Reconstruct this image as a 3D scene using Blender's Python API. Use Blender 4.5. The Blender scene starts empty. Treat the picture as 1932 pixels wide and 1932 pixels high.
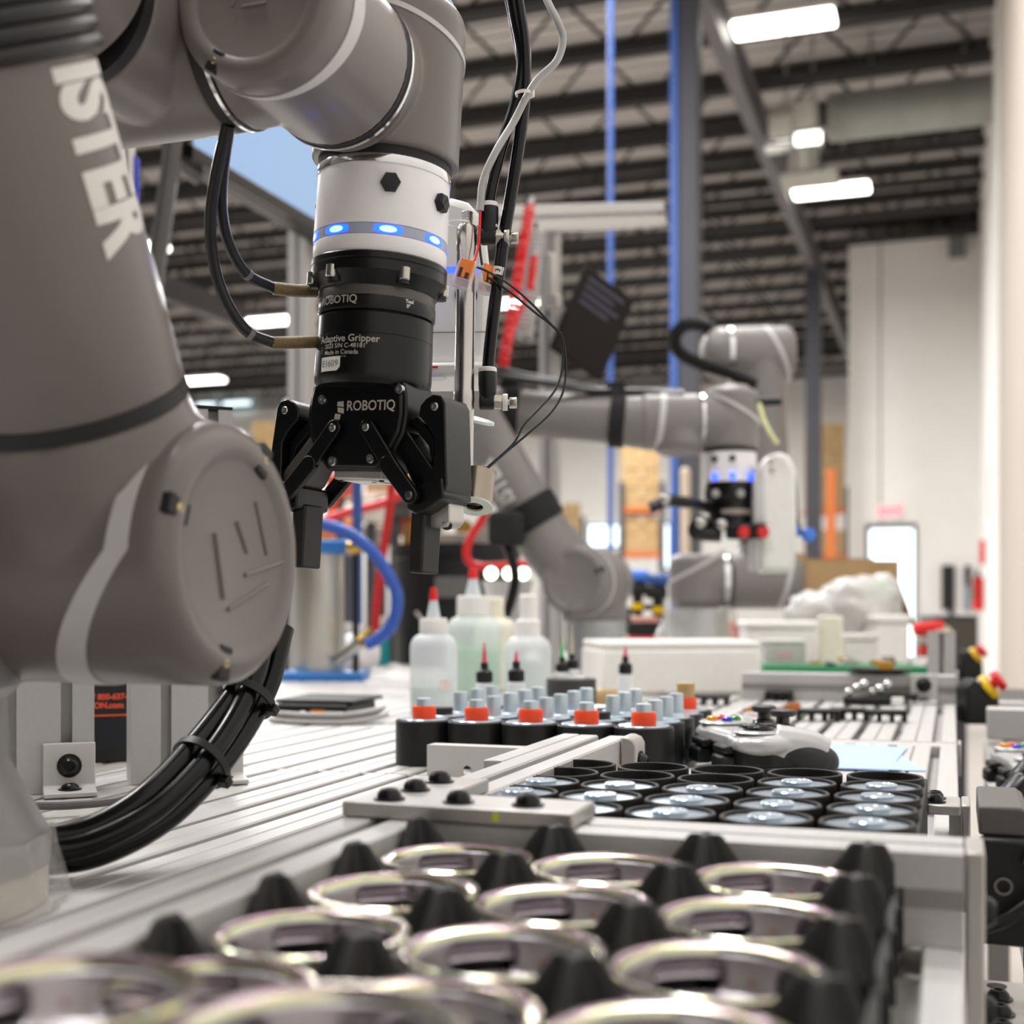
import bpy, bmesh, math, random
from mathutils import Vector, Matrix, noise
V = Vector
random.seed(7)
SC = bpy.context.scene
COL = SC.collection
PI = math.pi
# ---------------------------------------------------------------- camera (metres; z = 0 is the bench top)
FPX, CX, HY = 2440.0, 966.0, 1140.0          # focal length in pixels, centre column, horizon row of the 1932 px frame
TH = math.atan(831 / 2440.0)                 # the bench runs along +Y, the camera is turned left of it
CT, ST = math.cos(TH), math.sin(TH)
CAMH = 0.143
FW, RT, UP = V((-ST, CT, 0)), V((CT, ST, 0)), V((0, 0, 1))
CAM = V((0, 0, CAMH))
cd = bpy.data.cameras.new('camera'); cam = bpy.data.objects.new('camera', cd); COL.objects.link(cam)
cam.location = CAM
cam.rotation_euler = (PI / 2, 0, TH)
cd.sensor_width = 36.0; cd.sensor_height = 36.0; cd.sensor_fit = 'HORIZONTAL'
cd.lens = FPX / 1932 * 36.0
cd.shift_y = (HY - 966) / 1932.0
cd.clip_start = 0.02; cd.clip_end = 300
cd.dof.use_dof = True; cd.dof.focus_distance = 0.865
cd.dof.aperture_fstop = 6.6; cd.dof.aperture_blades = 0
SC.camera = cam
# ---------------------------------------------------------------- world and exposure
SC.view_settings.view_transform = 'Standard'; SC.view_settings.look = 'None'
SC.view_settings.gamma = 1.0; SC.view_settings.use_curve_mapping = False
SC.view_settings.exposure = -0.10
SC.cycles.use_denoising = True
SC.cycles.max_bounces = 8; SC.cycles.transparent_max_bounces = 12
SC.cycles.sample_clamp_indirect = 6.0
wd = bpy.data.worlds.new('hall_ambient'); SC.world = wd; wd.use_nodes = True
wd.node_tree.nodes['Background'].inputs[0].default_value = (1.0, 0.985, 0.97, 1)
wd.node_tree.nodes['Background'].inputs[1].default_value = 0.06  # even ambient fill from all sides, no daylight source behind it
def area(name, loc, sx, sy, watts, rot=(0, 0, 0), col=(1, 0.988, 0.97)):
    l = bpy.data.lights.new(name, 'AREA'); l.shape = 'RECTANGLE'; l.size = sx; l.size_y = sy
    l.energy = watts; l.color = col
    o = bpy.data.objects.new(name, l); COL.objects.link(o); o.location = loc; o.rotation_euler = rot
    return o
# added fill lights without fixtures, placed for bench and wall brightness; visible fixtures follow
for k, (x, y) in enumerate([(-4.2, 1.3), (-4.2, 3.0), (-4.0, 5.4), (-0.9, 4.6), (-1.4, 7.0), (-7.5, 1.6), (-1.3, 0.2)]):
    area('bay_fill', (x, y, 5.2), 1.3, 0.5, 150)
for (x, y) in [(-5.5, 9), (-5, 17), (-9, 10), (-9, 18), (-16, 12), (-16, 22), (-26, 20), (-7, 28), (-18, 32)]:
    area('bay_fill', (x, y, 5.3), 1.6, 0.6, 500)  # more added fill without fixtures, for the far hall

# ---------------------------------------------------------------- helpers
def W(px, py, d):
    return CAM + FW * d + RT * ((px - CX) / FPX * d) + UP * ((HY - py) / FPX * d)
def G(px, py, z=0.0):
    return W(px, py, (CAMH - z) * FPX / (py - HY))
def frame(o, z, x=None):
    z = V(z).normalized()
    x = V(x) if x is not None else (V((1, 0, 0)) if abs(z.x) < .9 else V((0, 1, 0)))
    y = z.cross(x).normalized(); x = y.cross(z).normalized()
    o = V(o)
    return Matrix(((x.x, y.x, z.x, o.x), (x.y, y.y, z.y, o.y), (x.z, y.z, z.z, o.z), (0, 0, 0, 1)))
def T(x=0, y=0, z=0, rz=0):
    return Matrix.Translation((x, y, z)) @ Matrix.Rotation(rz, 4, 'Z')
def spline(pts, step=8):
    pts = [V(p) for p in pts]
    if len(pts) < 3: return pts
    P = [pts[0] * 2 - pts[1]] + pts + [pts[-1] * 2 - pts[-2]]
    out = []
    for i in range(1, len(P) - 2):
        a, b, c, d = P[i - 1:i + 3]
        for k in range(step):
            t = k / step
            out.append(.5 * ((2 * b) + (c - a) * t + (2 * a - 5 * b + 4 * c - d) * t * t + (3 * b - a - 3 * c + d) * t ** 3))
    out.append(pts[-1])
    return out
class MB:
    def __init__(s): s.v = []; s.f = []
    def add(s, vs, fs, M=None):
        n = len(s.v)
        s.v += [(M @ V(p) if M else V(p)) for p in vs]
        s.f += [[i + n for i in f] for f in fs]
        return s
    def box(s, x0, x1, y0, y1, z0, z1, M=None):
        vs = [(x, y, z) for z in (z0, z1) for y in (y0, y1) for x in (x0, x1)]
        return s.add(vs, [(0, 2, 3, 1), (4, 5, 7, 6), (0, 1, 5, 4), (2, 6, 7, 3), (0, 4, 6, 2), (1, 3, 7, 5)], M)
    def cbox(s, c, sx, sy, sz, M=None):
        return s.box(c[0] - sx / 2, c[0] + sx / 2, c[1] - sy / 2, c[1] + sy / 2, c[2] - sz / 2, c[2] + sz / 2, M)
    def lathe(s, prof, M=None, n=48, a0=0.0, a1=None):
        full = a1 is None
        m = n if full else n + 1
        span = 2 * PI if full else a1 - a0
        vs = []; idx = []
        for r, z in prof:
            if r < 1e-7:
                idx.append([len(vs)] * m); vs.append((0, 0, z))
            else:
                idx.append(list(range(len(vs), len(vs) + m)))
                vs += [(r * math.cos(a0 + span * k / n), r * math.sin(a0 + span * k / n), z) for k in range(m)]
        fs = []
        for i in range(len(prof) - 1):
            for k in range(n):
                k2 = (k + 1) % m
                q = [idx[i][k], idx[i][k2], idx[i + 1][k2], idx[i + 1][k]]
                u = []
                for a in q:
                    if a not in u: u.append(a)
                if len(u) > 2: fs.append(u)
        return s.add(vs, fs, M)
    def cyl(s, p0, p1, r0, r1=None, n=24):
        p0, p1 = V(p0), V(p1); L = (p1 - p0).length
        r1 = r0 if r1 is None else r1
        return s.lathe([(0, 0), (r0, 0), (r1, L), (0, L)], frame(p0, p1 - p0), n)
    def ring(s, p0, p1, ro, ri, n=40):
        p0, p1 = V(p0), V(p1); L = (p1 - p0).length
        return s.lathe([(ro, 0), (ro, L), (ri, L), (ri, 0), (ro, 0)], frame(p0, p1 - p0), n)
    def capsule(s, p0, p1, r, f=None, n=40, f1=None):
        # cylinder with rounded ends (fillet radius f, f1)
        p0, p1 = V(p0), V(p1); L = (p1 - p0).length
        f = r if f is None else f; f1 = f if f1 is None else f1
        pr = [(0, 0)]
        for k in range(7):
            a = PI / 2 * k / 6; pr.append((r - f + f * math.sin(a), f - f * math.cos(a)))
        for k in range(7):
            a = PI / 2 * k / 6; pr.append((r - f1 + f1 * math.cos(a), L - f1 + f1 * math.sin(a)))
        pr.append((0, L))
        return s.lathe(pr, frame(p0, p1 - p0), n)
    def tube(s, pts, r, n=10, step=8, smooth=True, rfun=None):
        P = spline(pts, step) if smooth else [V(p) for p in pts]
        t = (P[1] - P[0]).normalized()
        x = t.cross(V((0, 0, 1)));
        if x.length < .05: x = t.cross(V((1, 0, 0)))
        x.normalize()
        vs = []; fs = []
        for i, p in enumerate(P):
            t2 = (P[min(i + 1, len(P) - 1)] - P[max(i - 1, 0)]).normalized()
            x = (x - t2 * x.dot(t2)).normalized(); y = t2.cross(x)
            rr = rfun(i / (len(P) - 1)) if rfun else r
            vs += [p + (x * math.cos(2 * PI * k / n) + y * math.sin(2 * PI * k / n)) * rr for k in range(n)]
        for i in range(len(P) - 1):
            for k in range(n):
                k2 = (k + 1) % n
                fs.append((i * n + k, i * n + k2, (i + 1) * n + k2, (i + 1) * n + k))
        fs.append(list(range(n))); fs.append(list(range((len(P) - 1) * n, len(P) * n)))
        return s.add(vs, fs)
    def prism(s, poly, z0, z1, M=None):
        n = len(poly)
        vs = [(x, y, z0) for x, y in poly] + [(x, y, z1) for x, y in poly]
        fs = [list(range(n))[::-1], list(range(n, 2 * n))] + [(i, (i + 1) % n, n + (i + 1) % n, n + i) for i in range(n)]
        return s.add(vs, fs, M)
    def pxz(s, poly, y0, y1, M=None):
        n = len(poly)
        vs = [(x, y0, z) for x, z in poly] + [(x, y1, z) for x, z in poly]
        fs = [list(range(n)), list(range(n, 2 * n))[::-1]] + [(i, (i + 1) % n, n + (i + 1) % n, n + i) for i in range(n)]
        return s.add(vs, fs, M)
    def ball(s, c, r, M=None, n=16, sc=(1, 1, 1)):
        pr = [(0, -r)] + [(r * math.cos(a), r * math.sin(a)) for a in [-PI / 2 + PI * k / n for k in range(1, n)]] + [(0, r)]
        m = Matrix.Translation(V(c)) @ Matrix.Diagonal((sc[0], sc[1], sc[2], 1))
        return s.lathe(pr, (M @ m) if M else m, n * 2)
ORG = {}
def origin(o):
    while o is not None and o.parent is not None: o = o.parent
    return ORG.get(o.name, V((0, 0, 0))) if o is not None else V((0, 0, 0))
def mesh_of(mb, name, org, ang=35, mats=()):
    me = bpy.data.meshes.new(name)
    bm = bmesh.new()
    bv = [bm.verts.new(p - org) for p in mb.v]
    for f in mb.f:
        try: bm.faces.new([bv[i] for i in f])
        except ValueError: pass
    bmesh.ops.recalc_face_normals(bm, faces=bm.faces)
    for f in bm.faces: f.smooth = True
    bm.to_mesh(me); bm.free()
    try: me.set_sharp_from_angle(angle=math.radians(ang))
    except Exception: pass
    for m in mats: me.materials.append(m)
    return me
def bake(o):
    dg = bpy.context.evaluated_depsgraph_get(); dg.update()
    me = bpy.data.meshes.new_from_object(o.evaluated_get(dg))
    o.modifiers.clear(); o.data = me
def part(name, mb, m, parent=None, bevel=0, ang=35, voxel=0, sm=3, label=None, org=None, kind=None):
    org = V(org) if org is not None else origin(parent)
    me = mesh_of(mb, name, org, ang, [m] if m else [])
    o = bpy.data.objects.new(name, me); COL.objects.link(o)
    if parent is not None: o.parent = parent
    if voxel:
        r = o.modifiers.new('r', 'REMESH'); r.mode = 'VOXEL'; r.voxel_size = voxel; r.use_smooth_shade = True
        if sm:
            q = o.modifiers.new('s', 'SMOOTH'); q.iterations = sm; q.factor = .5
        bake(o)
        if m and not o.data.materials: o.data.materials.append(m)
    elif bevel:
        b = o.modifiers.new('b', 'BEVEL'); b.width = bevel; b.segments = 2; b.limit_method = 'ANGLE'; b.angle_limit = math.radians(40)
    if label: o['label'] = label
    if kind: o['kind'] = kind
    return o
def thing(name, label, cat, loc=(0, 0, 0), rz=0.0, group=None, built_at=None):
    o = bpy.data.objects.new(name, None); COL.objects.link(o); o.empty_display_size = .02
    o.location = loc; o.rotation_euler = (0, 0, rz)
    ORG[o.name] = V(loc) if built_at is None else V(built_at)
    o['label'] = label; o['category'] = cat
    if group: o['group'] = group
    return o
def single(name, mb, m, label, cat, loc=(0, 0, 0), group=None, bevel=0, ang=35, voxel=0, sm=3, kind=None):
    o = part(name, mb, m, None, bevel, ang, voxel, sm, org=loc)
    o.location = loc; o['label'] = label; o['category'] = cat
    if group: o['group'] = group
    if kind: o['kind'] = kind
    ORG[o.name] = V(loc)
    return o
def struct(name, mb, m, bevel=0, parent=None, ang=35):
    o = part(name, mb, m, parent, bevel, ang)
    if parent is None: o['kind'] = 'structure'
    return o
def dup(root, loc, rz=None, label=None, group=None, drop=()):
    r = root.copy(); COL.objects.link(r); r.location = loc
    if rz is not None: r.rotation_euler = (0, 0, rz)
    if label: r['label'] = label
    if group: r['group'] = group
    for ch in list(root.children):
        if ch.name.split('.')[0] in drop: continue
        c = ch.copy(); COL.objects.link(c); c.parent = r
        for g in ch.children:
            e = g.copy(); COL.objects.link(e); e.parent = c
    return r
# ---------------------------------------------------------------- materials (all procedural)
def lin(c):
    f = lambda u: (u / 12.92 if u <= .04045 else ((u + .055) / 1.055) ** 2.4)
    return tuple(f(x / 255.0) for x in c) + (1,)
MATS = {}
def mat(name, rgb, rough=.5, metal=0.0, var=.06, scale=60.0, bump=0.0, bscale=400.0, emit=None, es=0, trans=0.0, ior=1.45, alpha=1.0, aniso=None, coat=0, sss=0, spec=.5):
    if name in MATS: return MATS[name]
    m = bpy.data.materials.new(name); m.use_nodes = True; nt = m.node_tree; N = nt.nodes; L = nt.links
    b = N['Principled BSDF']; c = lin(rgb)
    tc = N.new('ShaderNodeTexCoord'); nz = N.new('ShaderNodeTexNoise'); nz.inputs['Scale'].default_value = scale; nz.inputs['Detail'].default_value = 4
    mp = N.new('ShaderNodeMapping')
    if aniso: mp.inputs['Scale'].default_value = aniso
    L.new(tc.outputs['Object'], mp.inputs['Vector']); L.new(mp.outputs['Vector'], nz.inputs['Vector'])
    r = N.new('ShaderNodeValToRGB')
    r.color_ramp.elements[0].position = .3; r.color_ramp.elements[1].position = .7
    r.color_ramp.elements[0].color = tuple(x * (1 - var) for x in c[:3]) + (1,)
    r.color_ramp.elements[1].color = tuple(min(1, x * (1 + var)) for x in c[:3]) + (1,)
    L.new(nz.outputs['Fac'], r.inputs['Fac']); L.new(r.outputs['Color'], b.inputs['Base Color'])
    b.inputs['Roughness'].default_value = rough; b.inputs['Metallic'].default_value = metal
    b.inputs['IOR'].default_value = ior; b.inputs['Specular IOR Level'].default_value = spec
    if trans: b.inputs['Transmission Weight'].default_value = trans
    if alpha < 1: b.inputs['Alpha'].default_value = alpha
    if coat: b.inputs['Coat Weight'].default_value = coat; b.inputs['Coat Roughness'].default_value = .1
    if sss: b.inputs['Subsurface Weight'].default_value = sss; b.inputs['Subsurface Radius'].default_value = (.02, .02, .02)
    if emit:
        b.inputs['Emission Color'].default_value = lin(emit); b.inputs['Emission Strength'].default_value = es
    if bump:
        n2 = N.new('ShaderNodeTexNoise'); n2.inputs['Scale'].default_value = bscale; L.new(mp.outputs['Vector'], n2.inputs['Vector'])
        bp = N.new('ShaderNodeBump'); bp.inputs['Strength'].default_value = bump; bp.inputs['Distance'].default_value = .0006
        L.new(n2.outputs['Fac'], bp.inputs['Height']); L.new(bp.outputs['Normal'], b.inputs['Normal'])
    MATS[name] = m
    return m
ALU = mat('anodized_aluminium', (196, 194, 192), .45, .25, .03, 6, .05, 900, aniso=(40, 1, 40))
ALU2 = mat('milled_aluminium', (188, 184, 180), .4, .6, .04, 30, .1, 700)
SLOT = mat('slot_shadow_aluminium', (150, 147, 142), .55, .4, .05, 30)
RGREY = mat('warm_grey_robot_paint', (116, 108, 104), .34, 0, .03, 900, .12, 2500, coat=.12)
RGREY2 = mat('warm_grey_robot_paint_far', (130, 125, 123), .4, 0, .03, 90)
STRIPE = mat('pale_grey_stripe_plastic', (205, 202, 200), .4, 0, .02)
DARKRUB = mat('black_rubber_seal', (30, 29, 30), .55, 0, .05)
CHROME = mat('polished_steel', (225, 225, 225), .12, 1, .02)
STEEL = mat('brushed_steel', (190, 188, 184), .28, 1, .05, 30, .05, 500)
BLKMET = mat('black_anodized_metal', (12, 11, 12), .28, 0, .1, 80, .03, 1500, spec=.45)
BLKPL = mat('black_plastic', (18, 18, 19), .45, 0, .1, 80, .08, 1200)
PRINT = mat('black_printed_plastic', (30, 28, 27), .6, 0, .12, 120, .35, 700)
FLANGE = mat('light_grey_flange_paint', (246, 243, 243), .35, 0, .01, 500)
WHITE = mat('white_plastic', (236, 234, 230), .4, 0, .02)
TEXTW = mat('white_print', (226, 222, 216), .5, 0, .02)
TEXTG = mat('grey_print', (190, 186, 178), .5, 0, .02)
CABLE = mat('glossy_black_hose', (13, 13, 15), .2, 0, .05, spec=.35)
CABM = mat('matt_black_cable', (28, 28, 30), .35, 0, .08)
GCAB = mat('grey_cable', (176, 174, 172), .4, 0, .03)
BRASS = mat('brown_braided_sleeve', (120, 104, 72), .4, .4, .2, 800, .4, 2500)
ORANGE = mat('orange_red_plastic', (240, 74, 30), .4, 0, .04, sss=.05)
RED = mat('red_plastic', (214, 38, 38), .35, 0, .05)
BLUE = mat('blue_paint', (52, 118, 190), .4, 0, .05)
NAVY = mat('royal_blue_paint', (58, 90, 160), .45, 0, .05)
YEL = mat('yellow_plastic', (236, 196, 30), .4, 0, .04)
GREEN = mat('green_plastic', (24, 128, 78), .45, 0, .06)
CARD = mat('corrugated_cardboard', (180, 150, 108), .8, 0, .08, 20, .2, 200)
FOAM = mat('white_foam', (240, 237, 232), .8, 0, .02, 90, .2, 600)
LED = mat('blue_led', (60, 110, 255), .4, 0, 0, emit=(20, 62, 255), es=5)
LEDC = mat('blue_led_core', (170, 210, 255), .4, 0, 0, emit=(120, 180, 255), es=3.2)
LAMP = mat('lamp_diffuser', (255, 255, 250), .5, 0, 0, emit=(255, 252, 242), es=9)
def text_mb(s, size, wrap, bold=0.0, sub=0.0, align='LEFT', sp=1.0):
    cu = bpy.data.curves.new('t', 'FONT'); cu.body = s; cu.size = size; cu.align_x = align; cu.align_y = 'CENTER'
    cu.offset = bold; cu.space_character = sp; cu.resolution_u = 4
    o = bpy.data.objects.new('t', cu); COL.objects.link(o)
    dg = bpy.context.evaluated_depsgraph_get(); dg.update()
    me = bpy.data.meshes.new_from_object(o.evaluated_get(dg))
    bpy.data.objects.remove(o)
    bm = bmesh.new(); bm.from_mesh(me); bpy.data.meshes.remove(me)
    bmesh.ops.triangulate(bm, faces=bm.faces)
    if sub:
        for _ in range(4):
            es = [e for e in bm.edges if e.calc_length() > sub]
            if not es: break
            bmesh.ops.subdivide_edges(bm, edges=es, cuts=1)
            bmesh.ops.triangulate(bm, faces=bm.faces)
    mb = MB(); bm.verts.index_update()
    mb.v = [V(wrap(v.co.x, v.co.y)) for v in bm.verts]; mb.f = [[v.index for v in f.verts] for f in bm.faces]
    bm.free()
    return mb
def stripe_mb(o, axis, R, zf, wf, th=.0012, n=96, xh=None):
    # a band on a barrel whose place along the axis and width change round the barrel
    M = frame(o, axis, xh); mb = MB(); vs = []; fs = []
    for k in range(n):
        a = 2 * PI * k / n; c, s = math.cos(a), math.sin(a); z = zf(a); w = max(wf(a), 1e-4) / 2
        for r, zz in ((R - .001, z - w), (R + th, z - w), (R + th, z + w), (R - .001, z + w)):
            vs.append((r * c, r * s, zz))
    for k in range(n):
        a, b = 4 * k, 4 * ((k + 1) % n)
        for i in range(4): fs.append((a + i, a + (i + 1) % 4, b + (i + 1) % 4, b + i))
    return mb.add(vs, fs, M)
def bolt(mb, p, nrm, r, h, n=20, hexr=None):
    # button head screw with a washer rim and a recessed socket
    mb.lathe([(0, 0), (r * 1.25, 0), (r * 1.25, h * .18), (r, h * .22), (r * .92, h * .6), (r * .62, h), (r * .42, h), (r * .38, h * .55), (0, h * .55)], frame(p, nrm), n)
# ================================================================= THE SETTING
FLZ = -0.95
CONC = mat('sealed_concrete', (176, 170, 164), .45, 0, .06, 1.5, .05, 60)
WALLM = mat('painted_wall_panel', (236, 233, 229), .7, 0, .02, 2, .03, 80)
WALLT = mat('tan_wall_panel', (176, 166, 156), .7, 0, .02, 2, .03, 80)
DECK = mat('galvanised_roof_deck', (196, 191, 187), .6, 0, .05, 1.2, .0)
JOISTM = mat('dark_grey_joist_paint', (46, 44, 44), .6, 0, .06)
BEAMM = mat('dark_grey_beam_paint', (92, 89, 92), .45, 0, .05, 3)
COLM = mat('charcoal_column_paint', (62, 63, 70), .5, 0, .05, 3)
struct('floor', MB().box(-42, .42, -4, 36, FLZ - .1, FLZ), CONC)
mb = MB(); mb.box(-42, .42, -4, 36, 6.74, 6.84)
ceiling = struct('ceiling', mb, DECK)
rib = MB()
for k in range(100): rib.box(-40, .42, 9 + k * .27, 9.09 + k * .27, 6.70, 6.74)
part('deck_rib', rib, DECK, ceiling, kind='stuff')
def joist_mb(x0, x1):
    b = MB()
    for s in (-.07, .03): b.box(x0, x1, s, s + .05, 6.56, 6.70); b.box(x0, x1, s, s + .05, 5.94, 6.04)
    n = int((x1 - x0) / .62); w = (x1 - x0) / n
    for k in range(n):
        za, zb = (5.99, 6.62) if k % 2 == 0 else (6.62, 5.99)
        a, c = V((x0 + k * w, 0, za)), V((x0 + (k + 1) * w, 0, zb))
        b.cyl(a, c, .022, n=6)
    return b
j0 = part('joist', joist_mb(-22, .40), JOISTM, ceiling); j0.location = (0, 10.6, 0)
for k in range(1, 18):
    c = j0.copy(); COL.objects.link(c); c.parent = ceiling; c.location = (0, 10.6 + 1.36 * k, 0)
# girder under the joists with its bolts of bottom flange, and the columns below it
g = MB(); g.box(-2.21, -2.06, 4, 34, 5.52, 5.56); g.box(-2.15, -2.12, 4, 34, 5.56, 5.9); g.box(-2.21, -2.06, 4, 34, 5.9, 5.94)
struct('trim_1', g, BEAMM)
g = MB(); g.box(-13.21, -13.02, 8, 34, 5.48, 5.56); g.box(-13.14, -13.09, 8, 34, 5.56, 5.9); g.box(-13.21, -13.02, 8, 34, 5.9, 5.94)
struct('trim_2', g, BEAMM)
def column(x, y, w, blue, label):
    t = thing('steel_column', label, 'column', (x, y, FLZ))
    m = MB(); m.box(x - w / 2, x + w / 2, y - w / 2, y + w / 2, FLZ, 5.52)
    part('shaft', m, COLM, t, bevel=.012)
    part('base_plate', MB().box(x - w * .8, x + w * .8, y - w * .8, y + w * .8, FLZ, FLZ + .03), COLM, t)
    part('cap_plate', MB().box(x - w * .8, x + w * .8, y - w * .8, y + w * .8, 5.50, 5.52), COLM, t)
    if blue: part('blue_edge_strip', MB().box(x - w / 2 - .062, x - w / 2 - .002, y - w / 2 - .01, y - w / 2 + .03, FLZ + .03, 5.5), NAVY, t, label='blue painted strip along one edge')
column(-2.035, 10.5, .17, True, 'charcoal steel column with a blue strip down its edge, behind the middle robot')
column(-2.12, 21.3, .24, False, 'dark steel column far back beside the white office wall')
column(-13.1, 15.5, .24, False, 'dark steel column far back on the left behind the upright screen')
# thin blue pipe
p = W(1152, 500, 8.0)
t = thing('air_pipe', 'thin blue vertical air pipe between the gantry beam and the column', 'pipe', (p.x, p.y, FLZ))
part('pipe', MB().cyl((p.x, p.y, FLZ), (p.x, p.y, 5.94), .019, n=12), NAVY, t)
part('bracket', MB().box(p.x - .05, p.x + .05, p.y - .03, p.y + .03, 5.3, 5.36), NAVY, t)
# walls
struct('wall_right', MB().box(.42, .6, -4, 36, FLZ, 6.8), WALLM)
struct('trim_3', MB().box(.375, .42, 12.0, 12.6, FLZ, 6.7), WHITE)
struct('trim_4', MB().box(.385, .42, 3.0, 12.0, FLZ, 6.7), WALLT)
struct('wall_back', MB().box(-42, -1.6, 34, 34.2, FLZ, 6.8), WALLM)
struct('wall_left', MB().box(-42.2, -42, -4, 34, FLZ, 6.8), WALLM)
OX0, OY = -1.64, 22.2
wo = MB(); wo.box(OX0, .42, OY, 34, FLZ, 6.15)
wall_office = struct('wall_office', wo, WALLM)
jm = mat('dark_joint', (120, 114, 108), .8)
xj = -1.13
part('panel_joint', MB().box(xj - .012, xj + .012, OY - .004, OY, FLZ, 6.15), jm, wall_office)
part('vent_box', MB().box(-.06, .2, OY - .2, OY, 5.75, 6.12), mat('grey_vent', (120, 122, 118), .6), wall_office, bevel=.01)
struct('baseboard_back', MB().box(OX0, .42, OY - .02, OY, FLZ, FLZ + .1), jm)
# glazed door with exit sign
def doorx(px):
    u = (px - CX) / FPX
    return OY * (u * CT - ST) / (CT + u * ST)
x0, x1 = doorx(1634), doorx(1729)
zt = .143 + (1140 - 986) / FPX * 20.9
d1 = thing('door_1', 'glazed exit door bright with daylight in the far white wall', 'door', ((x0 + x1) / 2, OY, FLZ))
del d1['label'], d1['category']; d1['kind'] = 'structure'
fr = MB(); fr.box(x0, x0 + .06, OY - .05, OY + .0, FLZ, zt); fr.box(x1 - .04, x1, OY - .05, OY, FLZ, zt); fr.box(x0, x1, OY - .05, OY, zt - .08, zt); fr.box(x0, x1, OY - .05, OY, FLZ, FLZ + .2)
part('door_frame', fr, COLM, d1)
DAY = mat('daylit_glass', (235, 246, 250), .1, 0, 0, emit=(222, 240, 246), es=2.6)
part('door_glass', MB().box(x0 + .06, x1 - .04, OY - .03, OY - .02, FLZ + .2, zt - .08), DAY, d1)
part('door_handle', MB().cyl((x0 + .14, OY - .09, -.2), (x0 + .14, OY - .09, .2), .015, n=8), STEEL, d1)
p = W(1677, 962, 20.9)
t = thing('exit_sign', 'small red lit exit sign above the far glazed door', 'exit sign', (p.x, OY - .06, p.z))
part('sign_case', MB().box(p.x - .16, p.x + .16, OY - .06, OY - .001, p.z - .12, p.z + .12), WHITE, t, bevel=.008)
EXM = mat('exit_letters', (255, 70, 90), .5, 0, 0, emit=(255, 40, 70), es=4)
part('letters', text_mb('EXIT', .17, lambda x, y: (p.x + x, OY - .062, p.z + y), .006, align='CENTER'), EXM, t)
# fire extinguisher and notice on the right wall
ez = .30; ey = 18.6
t = thing('fire_extinguisher', 'red fire extinguisher hung on the right wall near the far corner', 'extinguisher', (.33, ey, ez))
part('cylinder', MB().capsule((.33, ey, ez - .25), (.33, ey, ez + .22), .075, .05, 20), RED, t)
part('valve', MB().cyl((.33, ey, ez + .22), (.33, ey, ez + .3), .02, n=10).box(.31, .35, ey - .12, ey + .02, ez + .29, ez + .32), BLKPL, t)
part('hose', MB().tube([(.33, ey - .03, ez + .27), (.29, ey - .1, ez + .2), (.28, ey - .1, ez - .1)], .012), CABM, t)
part('label', MB().box(.25, .256, ey - .05, ey + .05, ez - .1, ez + .1), YEL, t)
single('wall_notice', MB().box(.405, .419, 16.2, 16.45, 1.15, 1.75), mat('pink_notice_paper', (226, 190, 186), .7), 'tall pale pink notice on the right wall above the extinguisher', 'notice', (.412, 16.3, 1.4))
p = W(1851, 1042, 17.5)
t = thing('alarm_box', 'red alarm box high on the right wall above the extinguisher', 'alarm', (.40, p.y, p.z))
part('case', MB().box(.35, .419, p.y - .14, p.y + .14, p.z - .16, p.z + .16), RED, t, bevel=.01)
part('bell', MB().cyl((.35, p.y, p.z), (.33, p.y, p.z), .07, n=16), WHITE, t)
p = W(1790, 1108, 20.8)
t = thing('wall_screen', 'black upright panel hanging on the far wall right of the door', 'screen', (p.x, OY - .03, p.z))
part('panel', MB().box(p.x - .11, p.x + .09, OY - .06, OY - .005, p.z - .36, p.z + .36), BLKPL, t, bevel=.01)
part('stand', MB().box(p.x, p.x + .07, OY - .06, OY - .02, p.z - .5, p.z - .36), BLKPL, t)
p = W(1827, 1110, 20.0)
t = thing('coat_rail', 'grey and dark narrow hanging tool on the far wall beside the corner', 'tool', (p.x, OY - .05, p.z))
part('handle', MB().box(p.x - .05, p.x + .04, OY - .08, OY - .01, p.z + .05, p.z + .38), BLKPL, t, bevel=.01)
part('blade', MB().box(p.x - .06, p.x + .05, OY - .06, OY - .02, p.z - .35, p.z + .05), mat('blue_grey_metal', (140, 152, 160), .4, .4), t, bevel=.01)
# windows far away, lit by the day
def win(n, px0, px1, py0, py1, Y, mframe=True):
    def X(px):
        u = (px - CX) / FPX; return Y * (u * CT - ST) / (CT + u * ST)
    a, b = X(px0), X(px1); d = Y * CT - (a + b) / 2 * ST
    z1, z0 = .143 + (HY - py0) / FPX * d, .143 + (HY - py1) / FPX * d
    o = thing('window_%d' % n, '', '', ((a + b) / 2, Y, z0)); del o['label'], o['category']; o['kind'] = 'structure'
    m = MB(); e = .05
    m.box(a - e, a, Y - .06, Y, z0 - e, z1 + e); m.box(b, b + e, Y - .06, Y, z0 - e, z1 + e); m.box(a, b, Y - .06, Y, z1, z1 + e); m.box(a, b, Y - .06, Y, z0 - e, z0)
    part('window_frame', m, COLM, o)
    part('pane', MB().box(a, b, Y - .03, Y - .02, z0, z1), DAY, o)
win(1, 1112, 1182, 992, 1030, 33.9); win(2, 1246, 1262, 990, 1072, 33.9)
win(3, 372, 412, 758, 790, 33.9); win(4, 537, 555, 756, 800, 33.9); win(5, 580, 600, 756, 800, 33.9); win(6, 420, 478, 756, 772, 33.9)
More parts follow.
